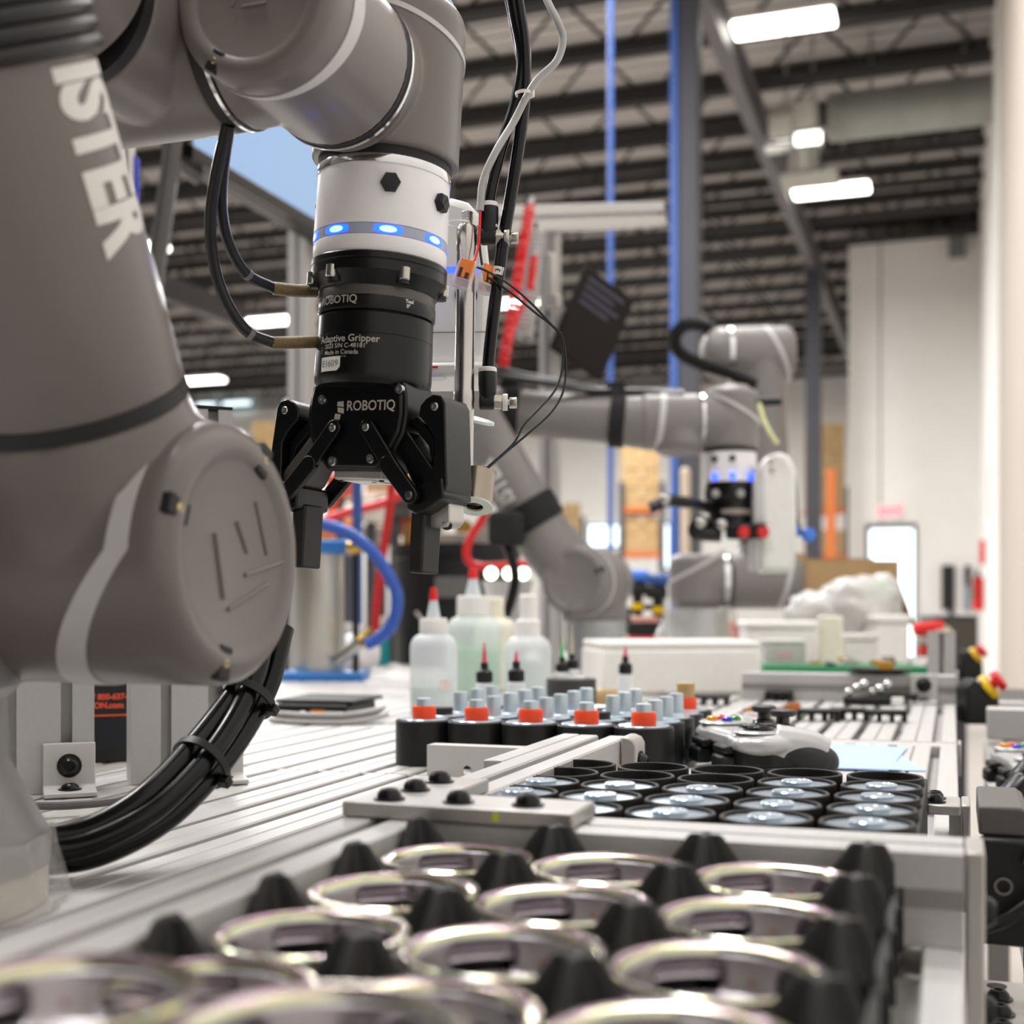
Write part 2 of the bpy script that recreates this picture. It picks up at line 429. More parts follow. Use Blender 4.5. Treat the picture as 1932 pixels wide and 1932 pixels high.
# ---- lamps in view
def bay_light(px, py, d, label, L=1.0, rz=0.0):
    c = W(px, py, d)
    t = thing('high_bay_light', label, 'ceiling light', (c.x, c.y, c.z), rz, 'high bay lights')
    O = V(c); 
    h = MB(); h.pxz([(-L / 2, .03), (-L / 2 + .04, .09), (L / 2 - .04, .09), (L / 2, .03)], -.17, .17, T(*O))
    part('housing', h, WHITE, t, bevel=.01)
    for s in (-1, 1):
        part('lens', MB().cbox((O.x + s * L / 4, O.y, O.z), L / 2 - .01, .34, .06), LAMP, t, bevel=.02)
    wr = MB()
    for s in (-1, 1): wr.cyl((O.x + s * L * .3, O.y, O.z + .09), (O.x, O.y, 6.74), .008, n=5)
    part('hanger_wire', wr, STEEL, t)
    return t
bay_light(1478, 46, 12.8, 'large bright high bay light at the top right of the ceiling')
bay_light(1568, 360, 17.3, 'bright high bay light hanging below the grey duct')
bay_light(516, 606, 24.5, 'bright high bay light far off between the robot arm and gripper cables')
bay_light(385, 718, 30.5, 'distant high bay light just right of the big robot arm')
bay_light(966, 572, 23.5, 'distant high bay light glimpsed behind the red coiled hose')
bay_light(258, 470, 20.0, 'distant high bay light half hidden by the big robot arm')
# ---- duct and fan heater
c0, c1 = W(1560, 225, 15.2), W(1862, 225, 14.2)
t = thing('air_duct', 'long grey round air duct under the roof at top right', 'duct', (c0.x, 14.6, c0.z))
zz = 5.75
m = MB(); m.cyl((-1.35, 15.3, zz), (.42, 15.3, zz), .27, n=32)
part('duct', m, mat('grey_green_duct', (150, 152, 146), .5, .3, .04, 3), t)
for x in (-1.2, -.6, 0.0): part('collar', MB().ring((x, 15.3, zz), (x + .04, 15.3, zz), .285, .26), mat('grey_green_duct', (150, 152, 146)), t)
for x in (-.9, .1): part('hanger', MB().box(x, x + .04, 15.28, 15.32, zz + .26, 6.74), STEEL, t)
c = W(1508, 250, 14.6)
t = thing('fan_heater', 'silver fan heater box hanging left of the grey duct', 'heater', c)
part('case', MB().cbox((c.x, c.y, c.z + .12), .42, .4, .34), mat('heater_case', (176, 174, 166), .4, .4), t, bevel=.02)
part('scroll', MB().cyl((c.x - .3, c.y - .1, c.z + .05), (c.x - .05, c.y - .1, c.z + .05), .22, n=24), mat('heater_case', (176, 174, 166)), t)
for s in (-.15, .15): part('hanger_rod', MB().cyl((c.x + s, c.y, c.z + .28), (c.x + s, c.y, 6.74), .012, n=8), STEEL, t)
part('outlet', MB().cbox((c.x + .12, c.y - .12, c.z - .15), .3, .2, .16), CHROME, t, bevel=.01)
part('motor', MB().cyl((c.x - .35, c.y - .15, c.z - .16), (c.x - .06, c.y - .15, c.z - .16), .1, n=20), CHROME, t)
part('flue', MB().cyl((c.x + .05, c.y, c.z - .2), (c.x + .05, c.y, c.z - .48), .17, n=20).cbox((c.x + .12, c.y, c.z - .55), .62, .35, .08), mat('heater_case', (176, 174, 166)), t)

# ================================================================= THE BENCH
PW = .0414
def profile_poly(w, h):
    g = .0043; a = w / 2 - .0004; b = .0012
    return [(-a, -h), (a, -h), (a, -b), (a - b, 0), (g + b, 0), (g, -b), (g, -.004), (.010, -.004), (.010, -.012), (-.010, -.012), (-.010, -.004), (-g, -.004), (-g, -b), (-g - b, 0), (-a + b, 0), (-a, -b)]
bench = thing('workbench', 'long workbench topped with pale slotted aluminium profiles', 'workbench', (-.6, 1.8, FLZ))
secs = [(-.05, .999), (1.003, 1.372), (1.412, 2.02), (2.024, 3.7)]
base_prof = []
for (y0, y1) in secs:
    o = None
    for k in range(31):
        if o is None:
            mb = MB(); mb.pxz(profile_poly(PW, .04), y0, y1, T(-.0160, 0, 0))
            o = part('bench_profile', mb, ALU, bench)
        else:
            c = o.copy(); COL.objects.link(c); c.parent = bench; c.location = (-PW * k, 0, 0)
mb = MB(); mb.box(-1.279, .0045, 1.374, 1.410, -.04, -.0003)
part('cross_profile', mb, ALU, bench, bevel=.001)
mb = MB(); mb.box(-1.279, .0045, .9992, 1.0028, -.03, -.0006)
part('seam_strip', mb, ALU2, bench)
fr = MB()
for x in (-1.279, -.04):
    fr.box(x, x + .04, -.04, 3.7, -.1, -.041)
part('side_beam', fr, ALU, bench, bevel=.002)
for x in (-1.279, -.04):
    for y in (-.05, 1.8, 3.66):
        part('leg', MB().box(x, x + .04, y, y + .04, FLZ, -.1), ALU, bench, bevel=.002)
def edge_plate(x0, x1, y0, y1, z0, z1, bolts=()):
    part('end_plate', MB().box(x0, x1, y0, y1, z0, z1), ALU2, bench, bevel=.0012)
    for (by, bz) in bolts:
        m = MB(); bolt(m, (x1, by, bz), (1, 0, 0), .0065, .005); part('bolt', m, BLKMET, bench)
edge_plate(.0052, .0128, .566, .606, -.13, .0405, [(.586, .012), (.586, -.03), (.586, -.075)])
edge_plate(.0052, .0105, .835, .875, -.045, .0205)
edge_plate(.0052, .0085, 1.372, 1.412, -.03, .003)
edge_plate(.0052, .0085, 2.0, 2.04, -.03, .045)
# flange with bolts on the bench's right side, low down
pl = thing('gusset_plate', 'pale metal flange plate with black bolts low at the right bench side', 'bracket', (.03, .70, -.075))
m = MB(); m.box(.0135, .09, .60, .80, -.084, -.075); part('plate', m, ALU2, pl, bevel=.001)
m = MB(); m.cyl((.024, .788, -.0752), (.024, .788, -.0746), .0055, n=20); part('hole', m, DARKRUB, pl)
for (x, y) in [(.024, .762), (.024, .734), (.024, .706)]:
    m = MB(); bolt(m, (x, y, -.075), (0, 0, 1), .0062, .0055); part('bolt', m, BLKMET, pl)
m = MB(); m.box(.048, .075, .64, .748, -.075, -.0735); part('slot_cover', m, COLM, pl)
# ================================================================= TRAYS, RAILS AND PARTS ON THE BENCH
def rail_y(y0, y1, xc, z0, m=ALU):        # 40 mm profile lying along Y with a slot in its top
    mb = MB(); mb.pxz(profile_poly(.04, .04), y0, y1, T(xc, 0, z0 + .04)); return mb
RX = -.2587
fr_ = thing('tray_frame', 'pale aluminium rail frame that fences in the black trays', 'rail frame', (RX, .585, 0))
part('long_rail', rail_y(.02, .982, RX, .0003), ALU, fr_)
mb = MB()
pp = profile_poly(.04, .04)
mb.add([(x, y, z) for x in (RX + .0205, .0045) for (y, z) in [(.585 + a, .0403 + b) for a, b in pp]],
       [list(range(16)), list(range(16, 32))[::-1]] + [(i, (i + 1) % 16, 16 + (i + 1) % 16, 16 + i) for i in range(16)])
# side slot seen from the front: a flat strip with the groove's shade in its colour
part('cross_rail', mb, ALU, fr_)
part('side_slot_shade', MB().box(RX + .021, .0043, .5646, .5656, .0165, .0245), SLOT, fr_)
lp = MB()
lp.prism([(-.2787, .5635), (-.163, .5635), (-.163, .603), (-.236, .603), (-.2385, .606), (-.2385, .662), (-.2787, .662)], .0406, .0482)
cp = part('corner_plate', lp, ALU2, fr_, bevel=.0012, label='flat L shaped corner plate with five black bolts')
for (x, y) in [(-.2587, .575), (-.2587, .607), (-.2587, .640), (-.2235, .577), (-.189, .5785)]:
    m = MB(); bolt(m, (x, y, .0482), (0, 0, 1), .0062, .0055); part('bolt', m, BLKMET, cp)
part('tape_mark', MB().box(-.2015, -.1985, .5630, .5634, .0425, .0465), mat('yellow_green_tape', (214, 218, 60), .6), cp)
eb = MB()
eb.pxz([(-.0005, .001), (.0125, .001), (.0125, .036), (.010, .0405), (.005, .0425), (-.0005, .0425)], .955, .984, T(RX + .0205, 0, 0))
e = part('end_bracket', eb, ALU2, fr_, bevel=.002)
m = MB(); bolt(m, (RX + .033, .966, .022), (1, 0, 0), .0075, .006); part('bolt', m, BLKMET, e)
part('rail_insert', MB().box(RX - .034, RX - .0205, .80, .985, .012, .0405), ALU, fr_, bevel=.001)
# upright angle sheet with a hole, left of the long rail
t = thing('angle_sheet', 'white folded metal sheet with a round hole in front of the black magnet tray', 'bracket', (-.35, .985, 0))
sm = MB(); n = 24; hc = (-.374, .0075); hr = .0042
outer = [(-.409, .0005), (-.300, .0005), (-.300, .0275), (-.4065, .0275), (-.409, .025)]
# sheet with a real hole: fan between an outer square and the hole ring
ring_o = []; 
for k in range(n):
    a = 2 * PI * k / n; c, s = math.cos(a), math.sin(a); q = .0065 / max(abs(c), abs(s))
    ring_o.append((hc[0] + c * q, hc[1] + s * q))
ring_i = [(hc[0] + hr * math.cos(2 * PI * k / n), hc[1] + hr * math.sin(2 * PI * k / n)) for k in range(n)]
for y in (.984, .987):
    sm.add([(x, y, z) for x, z in ring_o + ring_i], [(k, (k + 1) % n, n + (k + 1) % n, n + k) for k in range(n)])
sm.add([(x, y, z) for y in (.984, .987) for x, z in ring_i], [(k, (k + 1) % n, n + (k + 1) % n, n + k) for k in range(n)])
x0, x1, z0, z1 = hc[0] - .0065, hc[0] + .0065, hc[1] - .0065, hc[1] + .0065
sm.box(-.409, x0, .984, .987, .0006, .0275); sm.box(x1, -.3, .984, .987, .0006, .0275); sm.box(x0, x1, .984, .987, z1, .0275); sm.box(x0, x1, .984, .987, .0006, z0)
part('sheet', sm, STRIPE, t)
part('top_fold', MB().box(-.409, -.3, .987, 1.0, .0250, .0276), STRIPE, t, bevel=.001)
part('foot_fold', MB().box(-.409, -.3, .987, 1.01, .0006, .003), STRIPE, t)

# ---- front tray: cone posts with speaker baskets between them
CXs = [-.235, -.1677, -.1003, -.033]; RYs = [.552 - .0668 * k for k in range(8)]
tray = thing('peg_tray', 'black printed tray with cone posts holding shiny speaker baskets, nearest the camera', 'tray', (-.134, .32, 0))
b = MB(); b.box(-.2375, -.0215, .02, .557, .0005, .012)
part('tray_floor', b, PRINT, tray, bevel=.001)
w_ = MB(); w_.box(-.0235, -.0205, .02, .557, .0005, .026)
part('tray_wall', w_, PRINT, tray)
for k in range(15): part('wall_rib', MB().box(-.0206, -.0190, .03 + k * .0372, .034 + k * .0372, .0005, .027), PRINT, tray)
def cone_mb():
    # four fins narrowing to a blunt top, webbed by concave faces between the round baskets
    m = MB(); n = 64; vs = []; prof = [(.0008, .0446), (.0064, .0444), (.0078, .0433), (.0126, .0365), (.0176, .0295), (.0222, .0230), (.0232, .012)]
    for r, z in prof:
        for k in range(n):
            a = 2 * PI * k / n
            f = .46 + .54 * abs(math.cos(2 * a)) ** 3.5
            vs.append((r * f * math.cos(a), r * f * math.sin(a), z + (.0008 if (k % 16 == 0 and .002 < r < .006) else 0)))
    fs = [list(range(n))]
    for i in range(len(prof) - 1):
        for k in range(n): fs.append((i * n + k, i * n + (k + 1) % n, (i + 1) * n + (k + 1) % n, (i + 1) * n + k))
    return m.add(vs, fs)
def half_cone(side):
    m = cone_mb()
    return m
cone = None
for i, x in enumerate(CXs):
    for j, y in enumerate(RYs):
        if i in (0, 3):
            m = cone_mb()
            for v in m.v:
                if i == 3: v.x = min(v.x, .0105)
                if i == 0: v.x = max(v.x, -.0025) if False else v.x
            if i == 0:
                for v in m.v: v.x = max(v.x, -.0022)
            if j == 0:
                o = part('cone_post', m, PRINT, tray, org=(0, 0, 0), ang=28)
                edge_o = o
            else:
                o = edge_o.copy(); COL.objects.link(o); o.parent = tray
        else:
            if cone is None: cone = o = part('cone_post', cone_mb(), PRINT, tray, org=(0, 0, 0), ang=28)
            else: o = cone.copy(); COL.objects.link(o); o.parent = tray
        o.location = V((x, y, 0)) - ORG[tray.name]
# zinc plated speaker basket
def zinc():
    # yellow passivated zinc: the tint follows the plating thickness, which changes from the rim inwards, mottled by noise
    m = bpy.data.materials.new('yellow_zinc_plating'); m.use_nodes = True; nt = m.node_tree; N = nt.nodes; L = nt.links; b = N['Principled BSDF']
    b.inputs['Metallic'].default_value = 1; b.inputs['Roughness'].default_value = .2
    tc = N.new('ShaderNodeTexCoord'); sx = N.new('ShaderNodeSeparateXYZ'); L.new(tc.outputs['Object'], sx.inputs[0])
    cb_ = N.new('ShaderNodeCombineXYZ'); L.new(sx.outputs[0], cb_.inputs[0]); L.new(sx.outputs[1], cb_.inputs[1])
    ln = N.new('ShaderNodeVectorMath'); ln.operation = 'LENGTH'; L.new(cb_.outputs[0], ln.inputs[0])
    mr = N.new('ShaderNodeMapRange'); mr.inputs['From Min'].default_value = .0265; mr.inputs['From Max'].default_value = .0330; L.new(ln.outputs['Value'], mr.inputs['Value'])
    nz = N.new('ShaderNodeTexNoise'); nz.inputs['Scale'].default_value = 55; nz.inputs['Detail'].default_value = 2; L.new(tc.outputs['Object'], nz.inputs['Vector'])
    ma = N.new('ShaderNodeMath'); ma.operation = 'MULTIPLY_ADD'; L.new(nz.outputs['Fac'], ma.inputs[0]); ma.inputs[1].default_value = .9; ma.inputs[2].default_value = -.45
    ad = N.new('ShaderNodeMath'); ad.operation = 'ADD'; L.new(mr.outputs[0], ad.inputs[0]); L.new(ma.outputs[0], ad.inputs[1])
    r = N.new('ShaderNodeValToRGB'); e = r.color_ramp.elements
    cs = [(.0, (186, 178, 196)), (.18, (206, 214, 186)), (.34, (242, 238, 186)), (.46, (240, 226, 214)), (.58, (222, 186, 212)), (.70, (226, 206, 220)), (.80, (242, 236, 184)), (.92, (206, 220, 196)), (1.0, (214, 196, 216))]
    e[0].position, e[0].color = cs[0][0], lin(cs[0][1]); e[1].position, e[1].color = cs[-1][0], lin(cs[-1][1])
    for p, c in cs[1:-1]:
        q = e.new(p); q.color = lin(c)
    L.new(ad.outputs[0], r.inputs['Fac']); L.new(r.outputs['Color'], b.inputs['Base Color'])
    return m
ZINC = zinc()
BZ = mat('blue_zinc_plating', (200, 213, 224), .25, .75, .10, 45, .05, 900)
BR = .0327
def basket():
    t = thing('speaker_basket', 'x', 'speaker basket', (0, 0, 0))
    H = .0340
    rim = MB(); rim.lathe([(BR, H - .0010), (BR, H - .0002), (BR - .0006, H + .0003), (.0308, H + .0003), (.0303, H - .0004), (.0288, H - .0008), (.0281, H - .0018), (.0277, H - .0031), (.0284, H - .0031), (.0290, H - .0026), (.0300, H - .0016), (BR, H - .0010)], n=80)
    part('rim', rim, ZINC, t)
    # steep bowl with four rounded windows between the flat spokes
    n = 96; wall = MB(); vs = []; fs = []
    lev = [(.0277, H - .0029), (.0274, H - .0038), (.0269, H - .0058), (.0264, H - .0080), (.0259, H - .0102), (.0254, H - .0124), (.0248, H - .0141), (.0235, H - .0152), (.0180, H - .0158)]
    half = {1: 8, 2: 9, 3: 9, 4: 9, 5: 7}
    for r, z in lev:
        for k in range(n): vs.append((r * math.cos(2 * PI * k / n), r * math.sin(2 * PI * k / n), z))
    for i in range(len(lev) - 1):
        for k in range(n):
            ph = abs((k % 24) - 11.5)
            if not (i in half and ph < half[i] * .80): fs.append((i * n + k, i * n + (k + 1) % n, (i + 1) * n + (k + 1) % n, (i + 1) * n + k))
    wall.add(vs, fs)
    o = part('spoke_wall', wall, mat('pale_zinc_plating', (182, 176, 180), .36, .8, .05, 90), t, ang=60)
    s = o.modifiers.new('s', 'SOLIDIFY'); s.thickness = .0012; s.offset = 1; bake(o)
    base = MB(); base.lathe([(.0182, H - .0156), (.0150, H - .0160), (.0130, H - .0172), (.0100, H - .0172), (.0085, H - .0166), (.0085, H - .0180), (.0182, H - .0180), (.0182, H - .0156)], n=60)
    part('back_plate', base, ZINC, t)
    rg = MB()
    for z in (H - .0050, H - .0078, H - .0106): rg.lathe([(.0312, z), (.0300, z + .0011), (.0290, z), (.0300, z - .0011), (.0312, z)], n=72)
    part('ridge_reflection', rg, mat('ridged_zinc_rings', (206, 196, 204), .24, .9, .15, 60), t)  # rings added to imitate wall ridges reflected in the windows
    part('magnet', MB().lathe([(.0, H - .0315), (.019, H - .0315), (.019, H - .0182), (.0, H - .0182)], n=40), mat('dark_ridged_magnet', (96, 92, 104), .3, .8, .1), t)
    for k in range(4):
        a = PI / 2 * k; r_ = .0258
        part('rivet', MB().lathe([(0, .0005), (.0007, .0004), (.0011, 0)], frame((r_ * math.cos(a), r_ * math.sin(a), H - .0105), (-math.cos(a), -math.sin(a), 0)), 10), mat('copper_rivet', (176, 120, 96), .3, 1), t)
    return t
bk = basket(); first = True
ordn = ['first', 'second', 'third', 'fourth', 'fifth', 'sixth', 'seventh']
for j in range(7):
    for i in range(3):
        x = (CXs[i] + CXs[i + 1]) / 2; y = (RYs[j] + RYs[j + 1]) / 2
        lab = 'iridescent zinc speaker basket in the %s row from the cross rail, %s of three' % (ordn[j], ['left', 'middle', 'right'][i])
        rz = random.uniform(-.10, .10) - .17
        if first: bk.location = (x, y, .0003); bk.rotation_euler = (0, 0, rz); bk['label'] = lab; bk['group'] = 'speaker baskets in the front tray'; first = False
        else: dup(bk, (x, y, .0003), rz, lab)
# two baskets stacked loose on others, close to the lens
for (i, j, up, lab) in ((0, 4, .0185, 'loose iridescent basket stacked on another at the lower left, blurred'), (1, 4, .0170, 'loose iridescent basket stacked on another at the lower middle, blurred')):
    dup(bk, ((CXs[i] + CXs[i + 1]) / 2 + .004, (RYs[j] + RYs[j + 1]) / 2, .0003 + up), .6, lab)
# ---- second tray: black cups with zinc pole plates
cx2 = [-.0385 - .0475 * k for k in range(5)][::-1]; cy2 = [.637 + .0435 * k for k in range(5)]
ct = thing('cup_tray', 'black printed tray of round cups behind the cross rail', 'tray', (-.134, .72, 0))
b = MB(); b.box(-.2375, -.0148, .612, .837, .0005, .006); part('tray_floor', b, PRINT, ct)
b = MB(); b.box(-.0168, -.0145, .612, .837, .0005, .0355); part('side_wall', b, PRINT, ct, bevel=.001)
def cup_mb(r=.0226, h=.0395, th=.0022):
    return MB().lathe([(r, .0006), (r, h - .0005), (r - .0005, h), (r - th + .0004, h), (r - th, h - .0005), (r - th, .004), (0, .004), (0, .0006), (r, .0006)], n=64)
o0 = None
for i, x in enumerate(cx2):
    for j, y in enumerate(cy2):
        if o0 is None: o0 = o = part('cup', cup_mb(), PRINT, ct, org=(0, 0, 0))
        else: o = o0.copy(); COL.objects.link(o); o.parent = ct
        o.location = V((x, y, 0)) - ORG[ct.name]
def plate():
    t = thing('pole_plate', 'x', 'pole plate', (0, 0, 0))
    part('disc', MB().lathe([(0, .0005), (.0196, .0005), (.0203, .001), (.0203, .0030), (.0197, .0036), (0, .0036)], n=64), BZ, t)
    part('raised_pole', MB().lathe([(.0090, .0036), (.0090, .0056), (.0084, .0062), (.0074, .0062), (.0070, .0057), (0, .0057)], n=48), BZ, t)
    part('stem', MB().cyl((0, 0, -.025), (0, 0, .0005), .012, n=24), STEEL, t)
    return t
pp0 = plate(); first = True
for j in range(5):
    for i in range(5):
        if j == 4 or (j == 3 and i < 3): continue
        lab = 'bluish zinc pole plate in the cup tray, %s row from cross rail, %s from left' % (ordn[j], ordn[i])
        if first: pp0.location = (cx2[i], cy2[j], .0343); pp0['label'] = lab; pp0['group'] = 'pole plates in the cup tray'; first = False
        else: dup(pp0, (cx2[i], cy2[j], .0343), random.uniform(0, 6), lab)
# plate joint with two bolts at the right of the cup tray
t = thing('joint_plate', 'small flat aluminium plate with two black bolts right of the cup tray', 'bracket', (-.004, .85, .02))
part('plate', MB().box(-.0145, .0047, .83, .87, .0145, .0205), ALU2, t, bevel=.001)
part('post', MB().box(-.002, .0046, .84, .868, .0005, .0145), ALU, t)
for y in (.842, .858):
    m = MB(); bolt(m, (-.0105, y, .0205), (0, 0, 1), .0055, .005); part('bolt', m, BLKMET, t)
# ---- third tray: black magnet pots with silver pins
cx3 = [-.2475 - .0503 * k for k in range(5)][::-1]; cy3 = [1.073 + .0455 * k for k in range(5)]
mt = thing('magnet_tray', 'black printed tray of solid round pots beside the gamepad', 'tray', (-.348, 1.16, 0))
o0 = None
for i, x in enumerate(cx3):
    for j, y in enumerate(cy3):
        if o0 is None: o0 = o = part('pot', MB().lathe([(0, .0006), (.0255, .0006), (.0255, .0392), (.0249, .0398), (.0238, .0398), (.0235, .0390), (0, .0390)], n=56), BLKPL, mt, org=(0, 0, 0))
        else: o = o0.copy(); COL.objects.link(o); o.parent = mt
        o.location = V((x, y, 0)) - ORG[mt.name]
def motor(collar, pin=True, cap=False, cork=False):
    t = thing('magnet_pole', 'x', 'speaker magnet', (0, 0, 0))
    part('top_plate', MB().lathe([(0, 0), (.0216, 0), (.0220, .0004), (.0220, .0014), (.0216, .0018), (0, .0018)], n=56), BZ, t)
    if pin: part('pin', MB().lathe([(0, .0018), (.0067, .0018), (.0067, .0188), (.0062, .0196), (0, .0196)], n=28), mat('zinc_pin', (186, 198, 206), .38, .6, .04, 40), t)
    if cap: part('cap', MB().lathe([(0, .0018), (.0092, .0018), (.0095, .0075), (.0086, .0082), (0, .0082)], n=28), PRINT, t)
    if collar: part('collar', MB().lathe([(.0070, .0019), (.0102, .0019), (.0107, .0030), (.0107, .0108), (.0101, .0120), (.0098, .0128), (.0070, .0128)], n=32), ORANGE, t)
    if cork: part('cork', MB().lathe([(0, .0128), (.0088, .0128), (.0088, .026), (.0082, .0268), (0, .0268)], n=24), mat('tan_paper_tube', (190, 156, 108), .8), t)
    return t
mk = {}
for j in range(5):
    for i in range(5):
        kind = 'collar' if j == 0 else ('cap' if (j, i) in ((1, 0), (1, 3)) else ('cork' if (j, i) == (4, 4) else 'pin'))
        lab = {'collar': 'magnet pole with orange red collar, %s from left along the front of the pot tray' % ordn[i],
               'cap': 'magnet pole under a low black cap, %s column of the pot tray, second row' % ordn[i],
               'cork': 'magnet pole with orange collar and tan tube at the far right of the pot tray',
               'pin': 'magnet pole with a bare silver pin, %s column, %s row of the pot tray' % (ordn[i], ordn[j])}[kind]
        loc = (cx3[i], cy3[j], .0391)
        if kind not in mk:
            mk[kind] = motor(kind in ('collar', 'cork'), kind != 'cap', kind == 'cap', kind == 'cork'); o = mk[kind]; o.location = loc; o['label'] = lab
            o['group'] = 'magnet poles in the pot tray'
        else: dup(mk[kind], loc, random.uniform(0, 6), lab)
# ================================================================= NEAR ROBOT ARM
rb = thing('industrial_robot', 'big warm grey robot arm filling the left side, reaching over to the gripper', 'robot arm', (-.483, .49, 0))
X_, Y_, Z_ = V((1, 0, 0)), V((0, 1, 0)), V((0, 0, 1))
def cap_mb(o, axis, R, seg=72, raised=.0115):
    k = R / .0618
    pr = [(.0618, -.012), (.0618, 0), (.0605, .0055), (.057, .0095), (.052, .0115), (.0475, .0108), (.0445, .0088), (.0430, .0080), (0, .0080)]
    return MB().lathe([(r * k, z * k) for r, z in pr], frame(o, axis), seg)
def notch(parent, o, axis, up, R, ang, M2=BRASS):
    a = math.radians(ang); side = V(up).cross(V(axis)).normalized(); up = V(up)
    d = side * math.cos(a) + up * math.sin(a)
    c = V(o) + d * R * .84 + V(axis) * R * .125
    M = frame(c, axis, d)
    part('bolt_recess', MB().cbox((0, 0, 0), R * .26, R * .16, R * .10, M), DARKRUB, parent, bevel=.001)
    m = MB(); bolt(m, c + V(axis) * R * .03, axis, R * .045, R * .03); part('recess_bolt', m, mat('brass_bolt', (200, 180, 130), .25, 1), parent)
# base wrapped in clear film
BX, BY = -.483, .48
part('base', MB().lathe([(0, .018), (.080, .018), (.0805, .0305), (.061, .068), (.060, .098), (.066, .104), (.066, .16), (0, .16)], T(BX, BY), 64), mat('base_grey_metal', (150, 148, 148), .35, .3), rb)
FILM = mat('clear_plastic_film', (235, 232, 226), .12, 0, .02, 30, trans=.0, alpha=.32)
fm = MB(); n = 96; vs = []; fs = []
random.seed(3)
ph = [random.uniform(0, 6) for _ in range(6)]
lv = [(.0815, .034), (.083, .024), (.086, .015), (.089, .007), (.090, .0012), (.086, .0006)]
for r, z in lv:
    for k in range(n):
        a = 2 * PI * k / n
        vs.append((BX + (r + .0018 * math.sin(7 * a + ph[0]) + .0012 * math.sin(17 * a + z * 120 + ph[1])) * math.cos(a), BY + (r + .0018 * math.sin(5 * a + ph[2])) * math.sin(a), z))
for i in range(len(lv) - 1):
    for k in range(n): fs.append((i * n + k, i * n + (k + 1) % n, (i + 1) * n + (k + 1) % n, (i + 1) * n + k))
part('clear_film', fm.add(vs, fs), FILM, rb, label='crumpled clear plastic film round the base')
part('base_ring', MB().lathe([(.0, .0006), (.079, .0006), (.079, .018), (0, .018)], T(BX, BY), 64), mat('pale_base_plastic', (214, 208, 196), .4), rb)
# shoulder
SY, SZ = .53, .1665
SX = -.3138
ADIR = V((0, -.469, .883)).normalized(); A0 = V((-.375, SY, SZ))
m = MB(); m.capsule((-.575, SY, SZ), (SX - .0115, SY, SZ), .0618, .018, 72, .0)
m.lathe([(0, .0), (.058, .0), (.0565, .035), (.0505, .055), (.0475, .068), (.047, .0735), (0, .0735)], frame(A0, ADIR), 64)
m.cyl((BX, BY, .10), (BX, SY, SZ), .058, .055, 48)
part('shoulder_housing', m, RGREY, rb, voxel=.0022, sm=14)
o = V((SX - .0117, SY, SZ))
sc = part('shoulder_cap', cap_mb(o, X_, .0618), RGREY, rb)
for a in (62, 160, 257): notch(sc, o, X_, Z_, .0618, 180 - a if False else a)
lg = MB()
def cpt(px, py):     # a point of the cap face seen at this pixel (the face is the plane X = const)
    u = (px - CX) / FPX; xf = o.x + .0083
    t = u * CT - ST; y = xf * (CT + u * ST) / t
    d = y * CT - xf * ST
    return V((xf, y, CAMH + (HY - py) / FPX * d))
for (a, b) in [((406, 1006), (422, 1130)), ((447, 985), (466, 1043)), ((483, 948), (503, 1047)), ((462, 1085), (534, 1060)), ((430, 1150), (505, 1101))]:
    lg.tube([cpt(*a), cpt(*b)], .0011, 6, smooth=False)
part('cap_emblem', lg, RGREY, sc)
def szf(a):
    h = math.cos(a); return (.006 * h if h > 0 else .052 * h)
part('white_stripe', stripe_mb((-.338, SY, SZ), X_, .0618, szf, lambda a: .0115 - .0060 * math.cos(a), .0008, xh=Z_), STRIPE, rb)
# upper arm
def along(t): return A0 + ADIR * t
part('arm_seal', MB().cyl(along(.0725), along(.0795), .0476, n=64), DARKRUB, rb)
part('upper_arm', MB().lathe([(0, .079), (.0465, .079), (.0478, .0815), (.0480, .13), (.0465, .25), (.047, .33), (.052, .36), (.052, .43), (0, .43)], frame(A0, ADIR), 72), RGREY, rb)
e1 = V((.632, -.775, 0)); e1 = (e1 - ADIR * e1.dot(ADIR)).normalized(); e2 = ADIR.cross(e1).normalized()
def armwrap(x, y):
    t = .2165 - x * .61; psi = math.radians(50) + y / .047
    r = .0480 if t < .13 else .0480 - (t - .13) / .12 * .0015
    return along(t) + (e1 * math.cos(psi) + e2 * math.sin(psi)) * (r + .0004)
part('lettering', text_mb('ISTER', .049, armwrap, .0024, .004, sp=1.0), TEXTW, rb, label='white lettering running down the arm')
wr = MB()
for k in range(9):
    c = along(.2225 + k * .0068); wr.lathe([(.0480 + .0038 * math.cos(q * PI / 4), .0038 * math.sin(q * PI / 4)) for q in range(9)], frame(c, ADIR), 56)
part('cable_wrap', wr, mat('black_braided_wrap', (30, 28, 28), .4, 0, .2, 400, .5, 900, coat=.2), rb, label='black ridged cable wrap round the upper arm')
# elbow (above the frame) and forearm
EL = along(.40)
part('elbow', MB().capsule((-.49, EL.y, EL.z), (-.33, EL.y, EL.z), .056, .012, 56), RGREY, rb)
FX = -.4345
f0, f1 = V((FX, EL.y + .03, EL.z - .008)), V((FX, .5655, .4592))
part('forearm', MB().cyl(f0, f1, .0445, .0438, 56), RGREY, rb)
fd = (f1 - f0).normalized()
part('forearm_sleeve', MB().cyl(f1 - fd * .075, f1 - fd * .027, .0462, n=56), mat('black_fabric_sleeve', (24, 24, 26), .8, 0, .1, 300), rb)
part('forearm_seal', MB().cyl(f1, f1 + Y_ * .0075, .0446, n=56), DARKRUB, rb)
